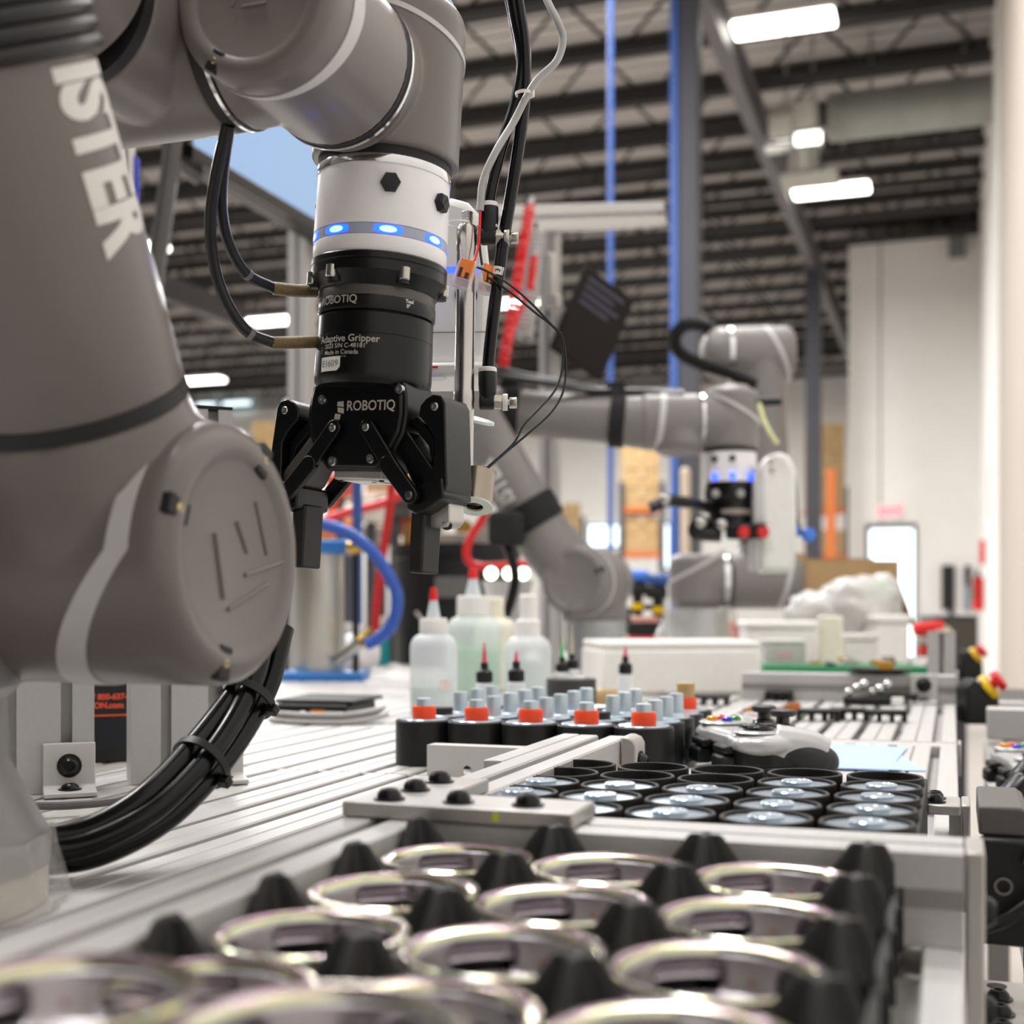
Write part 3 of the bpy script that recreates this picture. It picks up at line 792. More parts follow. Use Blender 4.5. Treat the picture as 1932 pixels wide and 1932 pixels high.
# wrist one: T housing on the forearm's end, its barrel along X
WY, WZ, WR = .646, .461, .0468
m = MB(); m.capsule((-.512, WY, WZ), (-.3905, WY, WZ), WR, .014, 64, .0)
m.cyl((FX, .573, .4592), (FX, WY, WZ), .0445, .0445, 56)
part('wrist_housing', m, RGREY, rb, voxel=.0018, sm=10)
part('white_stripe', stripe_mb((-.492, WY, WZ), X_, WR, lambda a: .012 * math.cos(a), lambda a: .0042, .0007, xh=Z_), STRIPE, rb)
part('wrist_seal', MB().cyl((-.3907, WY, WZ), (-.3835, WY, WZ), WR - .0004, n=72), DARKRUB, rb)
part('chrome_ring', MB().ring((-.3835, WY, WZ), (-.3812, WY, WZ), WR + .0004, .03, 72), CHROME, rb)
# wrist two: barrel along Y with its cap towards the camera
BXX = -.345
m = MB(); m.cyl((BXX, .600, WZ), (BXX, .6905, WZ), WR, n=72); m.cyl((-.3812, WY, WZ), (BXX, WY, WZ), WR - .0004, .0435, 64)
part('wrist_body', m, RGREY, rb, voxel=.0016, sm=10)
o2 = V((BXX, .600, WZ)); wc = part('wrist_cap', cap_mb(o2, -Y_, WR), RGREY, rb)
for a in (2, 122, 236): notch(wc, o2, -Y_, Z_, WR, a)
lg = MB(); lg.tube([o2 + V((-.006, -.0066, -.006)), o2 + V((.008, -.0066, -.006))], .0006, 6, smooth=False); lg.tube([o2 + V((-.012, -.0066, -.005)), o2 + V((-.004, -.0066, .010))], .0006, 6, smooth=False)
part('cap_emblem', lg, RGREY, wc)
# frame(o,-Y, xh=Z): angle 0 = up
def w2w(a):
    return .0070 + .0062 * math.cos(a + math.radians(60))
part('white_stripe', stripe_mb((BXX, .620, WZ), -Y_, WR, lambda a: -.006 * math.cos(a) + .004 * math.sin(a), lambda a: max(.0012, w2w(a)), .0006, xh=Z_), STRIPE, rb)
part('wrist_seal', MB().cyl((BXX, .6903, WZ), (BXX, .6945, WZ), WR - .0004, n=72), DARKRUB, rb)
part('chrome_ring', MB().ring((BXX, .6945, WZ), (BXX, .697, WZ), WR + .0006, .03, 72), CHROME, rb)
# gripper frame: x = opening direction, y = away, z = up the tool axis
BETA = math.radians(28)
GO = W(700, 787, .827); GZ = (W(722, 400, .827) - GO).normalized()
GM = frame(GO, GZ, RT * math.cos(BETA) - FW * math.sin(BETA))
def gp(x, y, z): return GM @ V((x / 1000, y / 1000, z / 1000))
# wrist three: upright barrel over the tool flange
top = gp(0, 0, 262)
m = MB(); m.capsule(gp(0, 0, 160.5), top, WR, .0, 72, .014); m.cyl((BXX, .697, WZ), (gp(0, 0, 205).x, gp(0, 0, 205).y, WZ + .018), WR - .0004, .030, 64)
m.cyl(gp(0, 0, 255), gp(0, 0, 268), .030, .026, 48)
part('wrist_body', m, RGREY, rb, voxel=.0016, sm=12)
part('white_stripe', stripe_mb(gp(0, 0, 238), GZ, WR, lambda a: -.013 * math.cos(a) , lambda a: .0034, .0007, xh=RT * .8 + FW * .6), STRIPE, rb)
m = MB(); c_ = gp(30, 14, 262); bolt(m, c_, GZ, .0055, .006); part('cap_bolt', m, mat('blue_steel_bolt', (150, 170, 186), .25, 1), rb)
part('wrist_seal', MB().cyl(gp(0, 0, 154.5), gp(0, 0, 161), .0425, n=72), DARKRUB, rb)
cr = part('chrome_ring', MB().lathe([(.0424, .1495), (.0426, .1500), (.0426, .1545), (.0424, .155), (.03, .155), (.03, .1495), (.0424, .1495)], GM, 72), CHROME, rb)
# tool flange with led ring
fl = part('tool_flange', MB().lathe([(.0, .150), (.0416, .150), (.0419, .1485), (.0427, .1135), (.0424, .1125), (.0415, .1125), (.0415, .1055), (.0424, .1055), (.0426, .1045), (.0424, .0985), (.0408, .0955), (0, .0955)], GM, 96), FLANGE, rb, label='light grey tool flange with blue status lights')
part('led_band', MB().lathe([(.0416, .1055), (.0424, .1060), (.0424, .1120), (.0416, .1125)], GM, 96), mat('translucent_band', (172, 178, 200), .3, 0, .02), fl)
for k in range(8):
    # local angle phi is measured from the front (-y)
    ph_ = math.radians(12 + 28 + 46 * (k - 1))
    pts = []
    for s in range(9):
        a = ph_ + math.radians(-12 + 3 * s); pts.append(a)
    mb = MB(); vs = []
    for a in pts:
        w = .0028 * (1 - ((a - ph_) / math.radians(13)) ** 4 * .5)
        for zz in (.1090 - w, .1090 + w): vs.append(GM @ V((.04265 * math.sin(a), -.04265 * math.cos(a), zz)))
    mb.add(vs, [(2 * i, 2 * i + 2, 2 * i + 3, 2 * i + 1) for i in range(8)])
    part('status_light', mb, LED, fl)
    mb = MB(); vs = []
    for s in range(7):
        a = ph_ + math.radians(-7 + 14 * s / 6); w = .0020 * math.sqrt(max(.05, 1 - ((s - 3) / 3.2) ** 2))
        for zz in (.1090 - w, .1090 + w): vs.append(GM @ V((.04275 * math.sin(a), -.04275 * math.cos(a), zz)))
    mb.add(vs, [(2 * i, 2 * i + 2, 2 * i + 3, 2 * i + 1) for i in range(6)])
    part('light_core', mb, LEDC, fl)
for (psi, z) in ((11.6, 137), (63, 133), (160, 136), (250, 136)):
    a = math.radians(psi + 28); d = GM.to_3x3() @ V((math.sin(a), -math.cos(a), 0)); c = GM @ V((.0419 * math.sin(a), -.0419 * math.cos(a), z / 1000))
    m = MB(); m.lathe([(0, 0), (.0062, 0), (.0062, .0035), (.0057, .0042), (0, .0042)], frame(c, d), 6); m.cyl(c + d * .004, c + d * .0046, .0042, n=16)
    pg = part('plug_screw', m, BLKPL, fl)
    M = frame(c + d * .0046, d); part('slot', MB().cbox((0, 0, .0001), .008, .0012, .0004, M @ Matrix.Rotation(.8, 4, 'Z')), DARKRUB, pg)
# cable bundle from the base up behind the shoulder
def cab(px, d, r, offs=(0, 0, 0)):
    P = [W(x, y, dd) + V(offs) for (x, y), dd in zip(px, d)]
    return MB().tube(P, r, 12, 10)
cb = thing('cable_bundle', 'bundle of glossy black hoses tied together, from robot base up behind the shoulder', 'cable', W(80, 1600, .70))
ctr = spline([W(x, y, dd) for x, y, dd in [(-40, 1596, .665), (60, 1602, .668), (170, 1588, .68), (285, 1528, .705), (378, 1438, .735), (445, 1350, .765), (488, 1272, .785), (512, 1180, .80)]], 10)
def bundle(o1, o2, wob):
    P = []
    for i, p in enumerate(ctr):
        d_ = (ctr[min(i + 1, len(ctr) - 1)] - ctr[max(i - 1, 0)]).normalized(); s_ = d_.cross(FW).normalized(); n_ = s_.cross(d_)
        q = wob * math.sin(i * .12)
        P.append(p + s_ * (o1 + q) + n_ * (o2 - q))
    return P
bund = [bundle(-.0085, .002, .001), bundle(.0075, -.004, -.001), bundle(-.001, -.0085, .0015), bundle(.002, .0075, .001)]
for P in bund: part('hose', MB().tube(P, .0066, 14, smooth=False), CABLE, cb)
sps = bund
def mid(i): return sum((q[i] for q in sps), V((0, 0, 0))) / 4
for ii, nm in ((40, 'zip_tie'), (54, 'zip_tie')):
    c = mid(ii); dr = (mid(ii + 1) - mid(ii - 1)).normalized(); rr = .0165
    part(nm, MB().ring(c - dr * .0025, c + dr * .0025, rr + .0014, rr, 32), BLKPL, cb)
    sd = dr.cross(FW).normalized()
    part('zip_tie_head', MB().cbox((0, 0, 0), .007, .006, .006, frame(c - sd * (rr + .001) - FW * .004, dr)), BLKPL, cb, bevel=.001)
t = thing('sensor_cable', 'thin grey cable with black plug lying on the bench beside the robot base', 'cable', G(60, 1520))
part('cable', MB().tube([W(60, 1521, .86), W(130, 1520, .87), (W(220, 1511, .885)), W(300, 1495, .90), W(360, 1480, .92)], .0028, 8), mat('dark_grey_cable', (96, 92, 92), .4), t)
part('plug', MB().capsule(W(28, 1518, .855), W(60, 1521, .86), .006, .002, 16), BLKPL, t)

# ================================================================= GRIPPER
gr = thing('gripper', 'black two finger adaptive gripper hanging open below the near robot flange', 'gripper', gp(0, 0, 95))
m = MB(); m.lathe([(0, .0956), (.0428, .0956), (.0436, .0948), (.0436, .0925)], GM, 96)
m = MB(); m.lathe([(0, .0956), (.0428, .0956), (.0434, .0948), (.0434, .0915), (.0430, .0911), (.0430, .0909), (.0434, .0905), (.0434, .0845), (.0428, .0838), (.0376, .0765), (0, .0765)], GM, 96)
cpl = part('coupling', m, BLKMET, gr)
for psi in (-37, 28, 95, 160, 225, 285):
    a = math.radians(psi + 28); d = GM.to_3x3() @ V((math.sin(a), -math.cos(a), 0)); c = GM @ V((.0385 * math.sin(a), -.0385 * math.cos(a), .0838))
    part('bolt_pocket', MB().cyl(GM @ V((.0395 * math.sin(a), -.0395 * math.cos(a), .088)), GM @ V((.0395 * math.sin(a), -.0395 * math.cos(a), .0775)), .0042, n=16), DARKRUB, cpl)
    m = MB(); m.lathe([(0, 0), (.0036, 0), (.0036, .0070), (.0031, .0076), (0, .0076)], frame(GM @ V((.0418 * math.sin(a), -.0418 * math.cos(a), .0872)), -GZ), 12)
    part('cap_screw', m, STEEL, cpl)
part('grey_ring', MB().lathe([(0, .0768), (.0368, .0768), (.0370, .0764), (.0370, .0702), (0, .0702)], GM, 96), mat('dark_grey_anodized', (92, 88, 84), .45, .3), gr)
bd = part('adapter_band', MB().lathe([(0, .0701), (.0372, .0701), (.0374, .0697), (.0374, .0630), (.0368, .0615), (.0345, .0612), (.0345, .0600), (0, .06)], GM, 96), BLKMET, gr)
def cylwrap(R, phi0, z0):
    def f(x, y):
        a = phi0 + x / R; return GM @ V(((R + .00012) * math.sin(a), -(R + .00012) * math.cos(a), z0 + y))
    return f
part('maker_print', text_mb('ROBOTIQ', .0068, cylwrap(.0374, math.radians(-8), .0668), .00005, .002, 'CENTER'), TEXTG, bd)
part('mark', text_mb('Tool\n 0°', .0030, cylwrap(.0374, math.radians(62), .0668), .0001, .002), TEXTW, bd)
can = MB(); can.lathe([(0, .0605), (.0360, .0605), (.0366, .0598), (.0368, .0470), (.0366, .0468), (.0366, .0466), (.0369, .0464), (.0374, .0240), (.0370, .0190), (.0350, .0165), (0, .0150)], GM, 96)
cn = part('body_can', can, BLKMET, gr)
part('body_print', text_mb('Adaptive Gripper', .0062, cylwrap(.0371, math.radians(-29), .0428), .00006, .002), TEXTG, cn)
part('body_print', text_mb('2023 S/N C-48181', .0040, cylwrap(.0371, math.radians(-21), .0383), .00002, .002), TEXTG, cn)
part('body_print', text_mb('Made in Canada', .0040, cylwrap(.0371, math.radians(-21), .0344), .00002, .002), TEXTG, cn)
part('body_print', text_mb('pat. d.robotiq.com', .0024, cylwrap(.0371, math.radians(-21), .0316), 0, .002), TEXTG, cn)
part('body_print', text_mb('E', .0058, cylwrap(.0371, math.radians(-28), .0363), 0, .002), mat('faint_print', (110, 108, 104), .5), cn)
lb = MB(); ns = 14; vs = []
for k in range(ns + 1):
    a = math.radians(-25 + 26 * k / ns); lo = .0262 if k < ns - 1 else .0262 + .0012 * (k - ns + 2)
    for zz in (lo, .0298 + .0062 * 0 + .0022): pass
    vs += [GM @ V((.03745 * math.sin(a), -.03745 * math.cos(a), zz)) for zz in (lo - .0032, .0318)]
lb.add(vs, [(2 * i, 2 * i + 2, 2 * i + 3, 2 * i + 1) for i in range(ns)])
sl = part('sticker', lb, WHITE, cn, label='small white number sticker')
part('sticker_print', text_mb('E1609', .0058, cylwrap(.03755, math.radians(-12), .0275), 0, .002, 'CENTER'), mat('grey_ink', (120, 118, 124), .6), sl)
half = [(34.5, 19), (36.8, 10), (37.8, -1), (36.0, -13), (31, -22), (25.5, -30), (19.5, -36)]
poly = [(x / 1000, z / 1000) for x, z in half] + [(-x / 1000, z / 1000) for x, z in half[::-1]]
pm_ = MB(); pm_.pxz(poly, -.0165, .0165, GM); pm_.pxz([(x * .93, z * .97 + .0004) for x, z in poly], -.0185, .0185, GM)
palm = part('palm', pm_, BLKMET, gr, bevel=.0016)
part('maker_print', text_mb('ROBOTIQ', .0088, lambda x, y: GM @ V((-.0062 + x * .93, -.0187, .0040 + y)), .00012), mat('silver_print', (198, 192, 182), .45), palm)
em = MB()
for q in ([(-13.2, 7.0), (-8.6, 7.4), (-8.2, 3.6), (-13.4, 4.4)], [(-13.0, 3.6), (-8.0, 2.8), (-7.9, -.6), (-12.6, .4)], [(-14.6, -.4), (-10.2, -1.0), (-10.8, -4.4), (-15.2, -4.0)]):
    em.add([GM @ V((x / 1000, -.0187, z / 1000)) for x, z in q], [(0, 1, 2, 3)])
part('emblem', em, mat('silver_print', (198, 192, 182)), palm)
for (x, z) in ((-24.5, 8.5), (33.5, 13.5), (-14, -30.5), (15, -29)):
    m = MB(); m.lathe([(0, 0), (.0030, 0), (.0030, .0018), (.0026, .0024), (.0012, .0024), (.0011, .0014), (0, .0014)], frame(gp(x, -18.3, z), -(GM.to_3x3() @ Y_)), 20); part('cap_screw', m, STEEL, palm)
pb = part('bottom_plate', MB().box(-.016, .021, -.0145, .0145, -.0415, -.0355, GM), mat('satin_silver_plate', (196, 192, 186), .35, .7), gr, bevel=.0012)
part('plate_sticker', MB().box(-.010, .012, -.0125, .0125, -.0421, -.0416, GM), WHITE, pb)
for (x, y) in ((-.012, -.010), (.017, -.009), (.008, -.004)):
    part('plate_hole', MB().cyl(GM @ V((x, y, -.0424)), GM @ V((x, y, -.0412)), .0016, n=14), DARKRUB, pb)
def rbar(p, q, r0, r1, n=10):     # outline of a bar with round ends in the gripper's xz plane
    p, q = V((p[0], p[1], 0)), V((q[0], q[1], 0)); d = (q - p).normalized(); a = math.atan2(d.y, d.x); out = []
    for k in range(n + 1):
        t = a + PI / 2 + PI * k / n; out.append((p.x + r0 * math.cos(t), p.y + r0 * math.sin(t)))
    for k in range(n + 1):
        t = a - PI / 2 + PI * k / n; out.append((q.x + r1 * math.cos(t), q.y + r1 * math.sin(t)))
    return [(x / 1000, z / 1000) for x, z in out]
def pinmb(x, y, z, r=2.6, back=False):
    s = 1 if back else -1
    m = MB(); m.lathe([(0, 0), (r / 1000, 0), (r / 1000, .0006), (r * .8 / 1000, .0012), (r * .45 / 1000, .0012), (r * .42 / 1000, .0004), (0, .0004)], frame(gp(x, y, z), (GM.to_3x3() @ Y_) * s), 22)
    return m
for s in (1, -1):
    side = 'right' if s == 1 else 'left'
    mir = lambda P: [(x * s, z) for x, z in P] if s == 1 else [(x * s, z) for x, z in P[::-1]]
    kn = [(45.5, -2), (46.5, 4), (50, 8), (55, 10.6), (61.2, 9.6), (64, 5), (68.6, -44), (67.6, -49), (62, -53), (56.5, -50), (57.4, -38), (58.2, -18), (53.5, -10)]
    kb = part('knuckle', MB().pxz(mir([(x / 1000, z / 1000) for x, z in kn]), -.0155, .0155, GM), BLKMET, gr, bevel=.0010, label=side + ' outer knuckle')
    part('pivot_pin', pinmb(57 * s, -15.5, 3), STEEL, kb); part('pivot_pin', pinmb(62.5 * s, -15.5, -44), mat('dark_steel_pin', (120, 118, 118), .3, 1), kb)
    for (y0, y1, back) in ((-.0232, -.0188, 0), (.0188, .0232, 1)):
        lk = MB(); lk.pxz(mir(rbar((12.6, -10), (33, -36), 5.2, 5.0)), y0, y1, GM); lk.pxz(mir(rbar((30, -33), (47.5, -52), 5.6, 5.2)), y0 - (.0008 if not back else -.0004), y1 - (.0004 if not back else -.0008), GM)
        l = part('finger_link', lk, BLKMET, gr, bevel=.0007)
        part('pivot_pin', pinmb(12.6 * s, -23.2 if not back else 23.2, -10, 2.6, back), STEEL, l)
        part('pivot_pin', pinmb(47.5 * s, -24.0 if not back else 24.0, -52, 2.7, back), mat('dark_steel_pin', (120, 118, 118)), l)
    il = [(24, -12), (33, -8), (58, -36), (60, -46), (50, -50), (42, -44)]
    part('inner_link', MB().pxz(mir([(x / 1000, z / 1000) for x, z in il]), -.0125, .0125, GM), mat('dark_grey_anodized', (92, 88, 84)) if s == -1 else BLKMET, gr, bevel=.0012)
    il = [(36, -6), (40, -1), (50, -9), (57, -18), (57, -30), (53, -30), (50, -20)]
    part('upper_link', MB().pxz(mir([(x / 1000, z / 1000) for x, z in il]), -.0095, .0095, GM), BLKMET, gr, bevel=.0012)
    fb = [(42, -46), (66, -40), (68, -52), (56, -60), (49, -63), (42, -60)]
    part('finger_base', MB().pxz(mir([(x / 1000, z / 1000) for x, z in fb]), -.0175, .0175, GM), BLKMET, gr, bevel=.0014)
    pd_ = MB(); pd_.box(*sorted((.0405 * s, .0508 * s)), -.0100, .0108, -.0985, -.0570, GM)
    part('finger_pad', pd_, mat('black_rubber_pad', (36, 34, 33), .5, .1, .08, 60), gr, bevel=.0016)
# gripper cables with brown sleeves
gc = thing('gripper_cable', 'black gripper cable with brown sleeve, the upper of two loops left of the gripper', 'cable', W(430, 240, .77), group='gripper cables')
up_ = [W(433, 236, .735), W(420, 330, .755), W(419, 400, .77), W(433, 462, .785), (W(466, 517, .80)), W(517, 544, .815)]
part('cable', MB().tube(up_, .0034, 12, 10), CABM, gc)
part('sleeve', MB().tube([W(516, 544, .815), W(555, 548, .82), W(596, 549, .828)], .0041, 14), BRASS, gc)
part('band', MB().cyl(W(464, 515, .799), W(470, 520, .8015), .0038, n=14), mat('clear_band', (120, 120, 122), .2), gc)
gc2 = thing('gripper_cable', 'black gripper cable with brown sleeve, the lower of two loops left of the gripper', 'cable', W(430, 240, .77), group='gripper cables')
lo_ = [W(430, 236, .735), W(408, 330, .75), W(397, 420, .765), W(405, 505, .78), W(430, 575, .79), W(468, 627, .80), W(515, 647, .81)]
part('cable', MB().tube(lo_, .0036, 12, 10), CABM, gc2)
part('sleeve', MB().tube([W(513, 647, .81), W(560, 646, .815), W(602, 645, .822)], .0039, 14), BRASS, gc2)
part('band', MB().cyl(W(468, 627, .80), W(476, 632, .802), .0040, n=14), mat('clear_band', (120, 120, 122), .2), gc2)

# ================================================================= TOOL HEAD BESIDE THE GRIPPER
wt = thing('tool_housing', 'white rounded tool housing mounted behind the near gripper, blue lit at its edge', 'tool', W(860, 700, .94))
TM = frame(W(862, 700, .945), UP + RT * -.01, RT)
th_ = MB()
for k in range(3): pass
th_.pxz([(-.030, 0), (.0245, 0), (.027, .05), (.0225, .095), (.019, .108), (.010, .118), (-.002, .1215), (-.014, .118), (-.024, .108), (-.028, .095)], -.022, .03, TM)
part('shell', th_, WHITE, wt, bevel=.007)
part('foot', MB().box(-.036, .026, -.034, .032, -.010, .0005, TM), WHITE, wt, bevel=.003)
m = MB(); m.cyl(TM @ V((-.014, -.028, -.0105)), TM @ V((-.014, -.028, -.0095)), .008, n=28); part('foot_window', m, mat('pale_lilac_glass', (208, 206, 220), .2), wt)
part('red_mark', MB().box(-.020, -.012, -.0345, -.0335, -.004, -.0025, TM), RED, wt)
m = MB(); bolt(m, TM @ V((.0195, -.0225, .092)), -FW, .0036, .002); part('button', m, STEEL, wt)
part('logo_patch', MB().cyl(TM @ V((.008, -.0232, .05)), TM @ V((.008, -.0224, .05)), .008, n=24), mat('navy_logo_print', (44, 60, 120), .5), wt)
part('seam', MB().box(-.029, .0262, -.0224, -.0219, .0235, .0240, TM), mat('dark_joint', (120, 114, 108)), wt)
part('led_slot', MB().box(-.024, .018, -.0226, -.0218, .066, .0705, TM), mat('blue_led_soft', (80, 110, 255), .4, 0, 0, emit=(50, 80, 255), es=2.2), wt)
# pneumatic cylinder
pc = thing('pneumatic_cylinder', 'shiny steel pneumatic cylinder standing right of the gripper body', 'cylinder', W(878, 760, .885))
PA, PB = W(873, 900, .880), W(881, 432, .885)
pdv = (PB - PA).normalized(); PL = (PB - PA).length
part('barrel', MB().lathe([(0, 0), (.0070, 0), (.0070, PL * .30), (.0072, PL * .305), (.0072, PL * .345), (.0068, PL * .35), (.0068, PL * .905), (.0072, PL * .91), (.0072, PL), (.0060, PL + .002), (0, PL + .002)], frame(PA, pdv), 40), mat('satin_tube_steel', (196, 192, 188), .22, 1, .05, 30), pc)
th_ = MB()
for k in range(7): th_.lathe([(.0036, .0), (.0042, .0007), (.0036, .0014)], frame(PB + pdv * (.002 + .0014 * k), pdv), 20)
th_.cyl(PB, PB + pdv * .012, .0036, n=20)
part('threaded_end', th_, STEEL, pc)
def fitting(parent, px, pyt, d, lower):
    s = 2440 / d
    k = d / 2440
    def Q(x, y, dd=0): return W(x, y, d + dd)
    f = part('fitting_body', MB().lathe([(0, 0), (.0052, 0), (.0056, .0005), (.0064, .010), (.0064, .0185), (.0060, .0192), (0, .0192)], frame(Q(px, pyt + 62), UP), 32), BLKPL, parent)
    part('release_collar', MB().lathe([(.0030, 0), (.0060, 0), (.0063, .0008), (.0063, .0030), (.0056, .0038), (.0030, .0038)], frame(Q(px, pyt + 12), UP), 32), WHITE, f)
    part('elbow', MB().capsule(Q(px - 16, pyt + 66, 0), Q(px + 13, pyt + 66, 0), .0056, .0015, 28), BLKPL, f)
    part('hex_nut', MB().cyl(Q(px + 12, pyt + 66), Q(px + 27, pyt + 67), .0052, n=6), mat('nickel', (196, 190, 178), .3, 1), f)
    m = MB(); n = 40; vs = []
    part('knurled_ring', MB().lathe([(.0026, 0), (.0056 , 0), (.0058, .0006), (.0058, .0030), (.0055, .0036), (.0026, .0036)], frame(Q(px + 28, pyt + 67), RT), 24), WHITE if lower else mat('nickel', (196, 190, 178)), f)
    part('needle', MB().cyl(Q(px + 28, pyt + 67), Q(px + 44, pyt + 67), .0018, n=12), STEEL, f)
    part('knob', MB().lathe([(0, 0), (.0036, 0), (.0039, .0005), (.0039, .0046), (.0034, .0052), (0, .0052)], frame(Q(px + 41, pyt + 68), RT), 24), mat('nickel', (196, 190, 178)), f)
    return f
fitting(pc, 920, 692, .885, True)
fitting(pc, 923, 381, .885, False)
part('white_tie', MB().ring(W(866, 424, .885), W(866, 420, .885), .0085, .0072, 32).cbox(W(916, 428, .885), .017, .003, .002), WHITE, pc)
# hoses
def hose(name, label, pts, r, m, cat='hose', group=None, n=12):
    P = [W(*p) for p in pts]
    t = thing(name, label, cat, P[0]); t['group'] = group or label
    if not group: del t['group']
    part('tube', MB().tube(P, r, n, 10), m, t)
    return t, P
h2, _ = hose('air_hose', 'glossy black air hose down to the lower fitting, marked with a white 3', [(921, 694, .885), (926, 640, .885), (938, 540, .885), (952, 440, .885), (972, 320, .89), (988, 200, .895), (990, 100, .90), (980, 20, .905), (966, -60, .91)], .0043, CABLE, group='air hoses')
c = W(940, 513, .885); dr = (W(943, 495, .885) - c).normalized()
tg = part('hose_marker', MB().cyl(c - dr * .0028, c + dr * .0028, .0047, n=24), WHITE, h2)
mf = frame(c, -FW, dr)
part('marker_print', text_mb('3', .0050, lambda x, y: c - FW * .0049 + dr * x + (dr.cross(-FW)) * -y, .0001, align='CENTER'), DARKRUB, tg)
hose('air_hose', 'glossy black air hose down to the upper fitting with the white collar', [(922, 384, .885), (930, 340, .887), (950, 265, .89), (974, 190, .895), (985, 110, .90), (972, 30, .905), (956, -60, .91)], .0041, CABLE, group='air hoses')
hose('air_hose', 'thinner black air hose beside the two that run up to the roof', [(985, 180, .90), (981, 110, .905), (966, 30, .91), (948, -60, .915)], .0030, CABLE, group='air hoses')
gcab, _ = hose('signal_cable', 'light grey signal cable tied to the black hoses', [(906, 398, .88), (912, 340, .88), (936, 285, .88), (968, 232, .885), (992, 185, .885), (1016, 148, .885), (1050, 115, .885), (1062, 75, .885), (1052, 40, .885), (1032, 0, .89), (1010, -60, .9)], .0026, GCAB)
c = W(990, 178, .888)
t = thing('cable_tie', 'white plastic cable tie round the hoses near the frame top', 'cable tie', c)
part('strap', MB().ring(c - UP * .0011, c + UP * .0011, .0066, .0058, 28), WHITE, t); part('head', MB().cbox(c + RT * .005 - FW * .003, .003, .003, .006), WHITE, t, bevel=.0005)
hose('red_wire', 'short red wire into the orange lever connector', [(906, 400, .878), (905, 425, .877), (902, 465, .874), (895, 490, .868), (888, 500, .864)], .0010, RED, 'wire', n=8)
hose('black_wire', 'short black wire beside the red wire', [(908, 400, .88), (904, 440, .882), (906, 475, .882), (912, 515, .88)], .0009, CABM, 'wire', n=8)
hose('magnet_wire', 'thin black looped wire, the outer of two to the magnet', [(895, 507, .866), (902, 505, .866), (925, 515, .87), (965, 540, .88), (1005, 575, .885), (1040, 612, .888), (1060, 634, .89), (1068, 690, .89), (1062, 740, .885), (1040, 778, .88), (1000, 815, .875), (955, 853, .87), (922, 882, .865), (910, 894, .862)], .00082, CABM, 'wire', 'wires of the magnet', 8)
hose('magnet_wire', 'thin black looped wire, the inner of two to the magnet', [(911, 518, .878), (935, 532, .878), (970, 557, .882), (1010, 590, .886), (1040, 613, .888), (1057, 634, .89), (1062, 660, .89), (1060, 700, .887), (1048, 735, .883), (1020, 768, .878), (990, 800, .873), (970, 835, .869), (945, 860, .866), (912, 888, .863)], .00082, CABM, 'wire', 'wires of the magnet', 8)
CLEAR = mat('clear_polycarbonate', (236, 236, 242), .08, 0, .01, alpha=.42)
def lever(px, py, d, rot, label, yaw):
    c = W(px, py, d)
    t = thing('lever_connector', label, 'wire connector', c); t['group'] = 'lever wire connectors'
    M = frame(c, -FW * math.cos(yaw) + RT * math.sin(yaw), RT * math.cos(rot) + UP * math.sin(rot))
    part('clear_body', MB().box(-.0062, .0062, -.0098, .0080, -.004, .0026, M), CLEAR, t, bevel=.0010)
    part('lever', MB().box(-.0046, .0050, -.0028, .0096, .0014, .0040, M), mat('orange_plastic', (240, 132, 34), .4), t, bevel=.0007)
    part('lever_gap', MB().box(-.0034, -.0012, -.0030, .0034, .0032, .0042, M).box(.0012, .0038, -.0030, .0010, .0032, .0042, M), mat('dark_joint2', (70, 52, 40), .7), t)
    part('contact', MB().box(-.0046, .0046, -.0078, -.0034, -.0012, .0012, M), mat('copper_contact', (180, 110, 60), .3, 1), t)
lever(876, 518, .858, math.radians(-18), 'clear lever connector with orange lever in front of the steel cylinder', -.1)
lever(915, 527, .882, math.radians(-4), 'clear lever connector with orange lever edge on, right of the other', .9)
# electromagnet on the rod end and a clear disc
em_ = thing('electromagnet', 'hollow nickel electromagnet tube below the steel cylinder', 'magnet', W(897, 955, .855))
c0, c1 = W(895, 955, .858), W(901, 895, .868)
ed = (c1 - c0).normalized()
L_ = (c1 - c0).length
part('tube', MB().lathe([(.0070, 0), (.0118, 0), (.0118, L_), (.0110, L_), (.0110, .004), (.0070, .004)], frame(c0, ed), 40), mat('nickel_tube', (158, 148, 132), .22, 1, .06, 20, .1, 300, aniso=(1, 1, .1)), em_)
part('pole_ring', MB().lathe([(.0060, -.0008), (.0121, -.0008), (.0121, .0006), (.0060, .0006), (.0060, -.0008)], frame(c0, ed), 48), mat('pale_green_glass', (206, 214, 200), .2), em_)
part('wire_entry', MB().capsule(W(901, 897, .858), W(915, 882, .862), .0017, .0004, 12), CABM, em_)
t = thing('clear_disc', 'thin clear plastic disc edge behind the right knuckle', 'disc', W(900, 790, .90))
part('disc', MB().lathe([(0, 0), (.0128, 0), (.0128, .0020), (0, .0020)], frame(W(898, 795, .90), UP + RT * .25 - FW * .25), 40), mat('frosted_clear_plastic', (224, 230, 226), .25, 0, .02, trans=.4, alpha=.8), t)
t = thing('magnet_bracket', 'silver block bracket under the right gripper knuckle', 'bracket', W(835, 975, .806))
bm_ = MB(); bm_.pxz([(-.0085, .0105), (.0085, .0105), (.0095, .009), (.0095, -.0035), (.0065, -.0065), (.0, -.0072), (-.0085, -.0060)], -.008, .010, frame(W(836, 976, .806), UP, RT * math.cos(BETA) - FW * math.sin(BETA)))
part('block', bm_, mat('satin_silver_plate', (196, 192, 186)), t, bevel=.001)
part('bore', MB().lathe([(0, 0), (.0034, 0), (.0034, .0006), (0, .0006)], frame(W(843, 991, .7985), -FW * .75 - UP * .65), 20), DARKRUB, t)
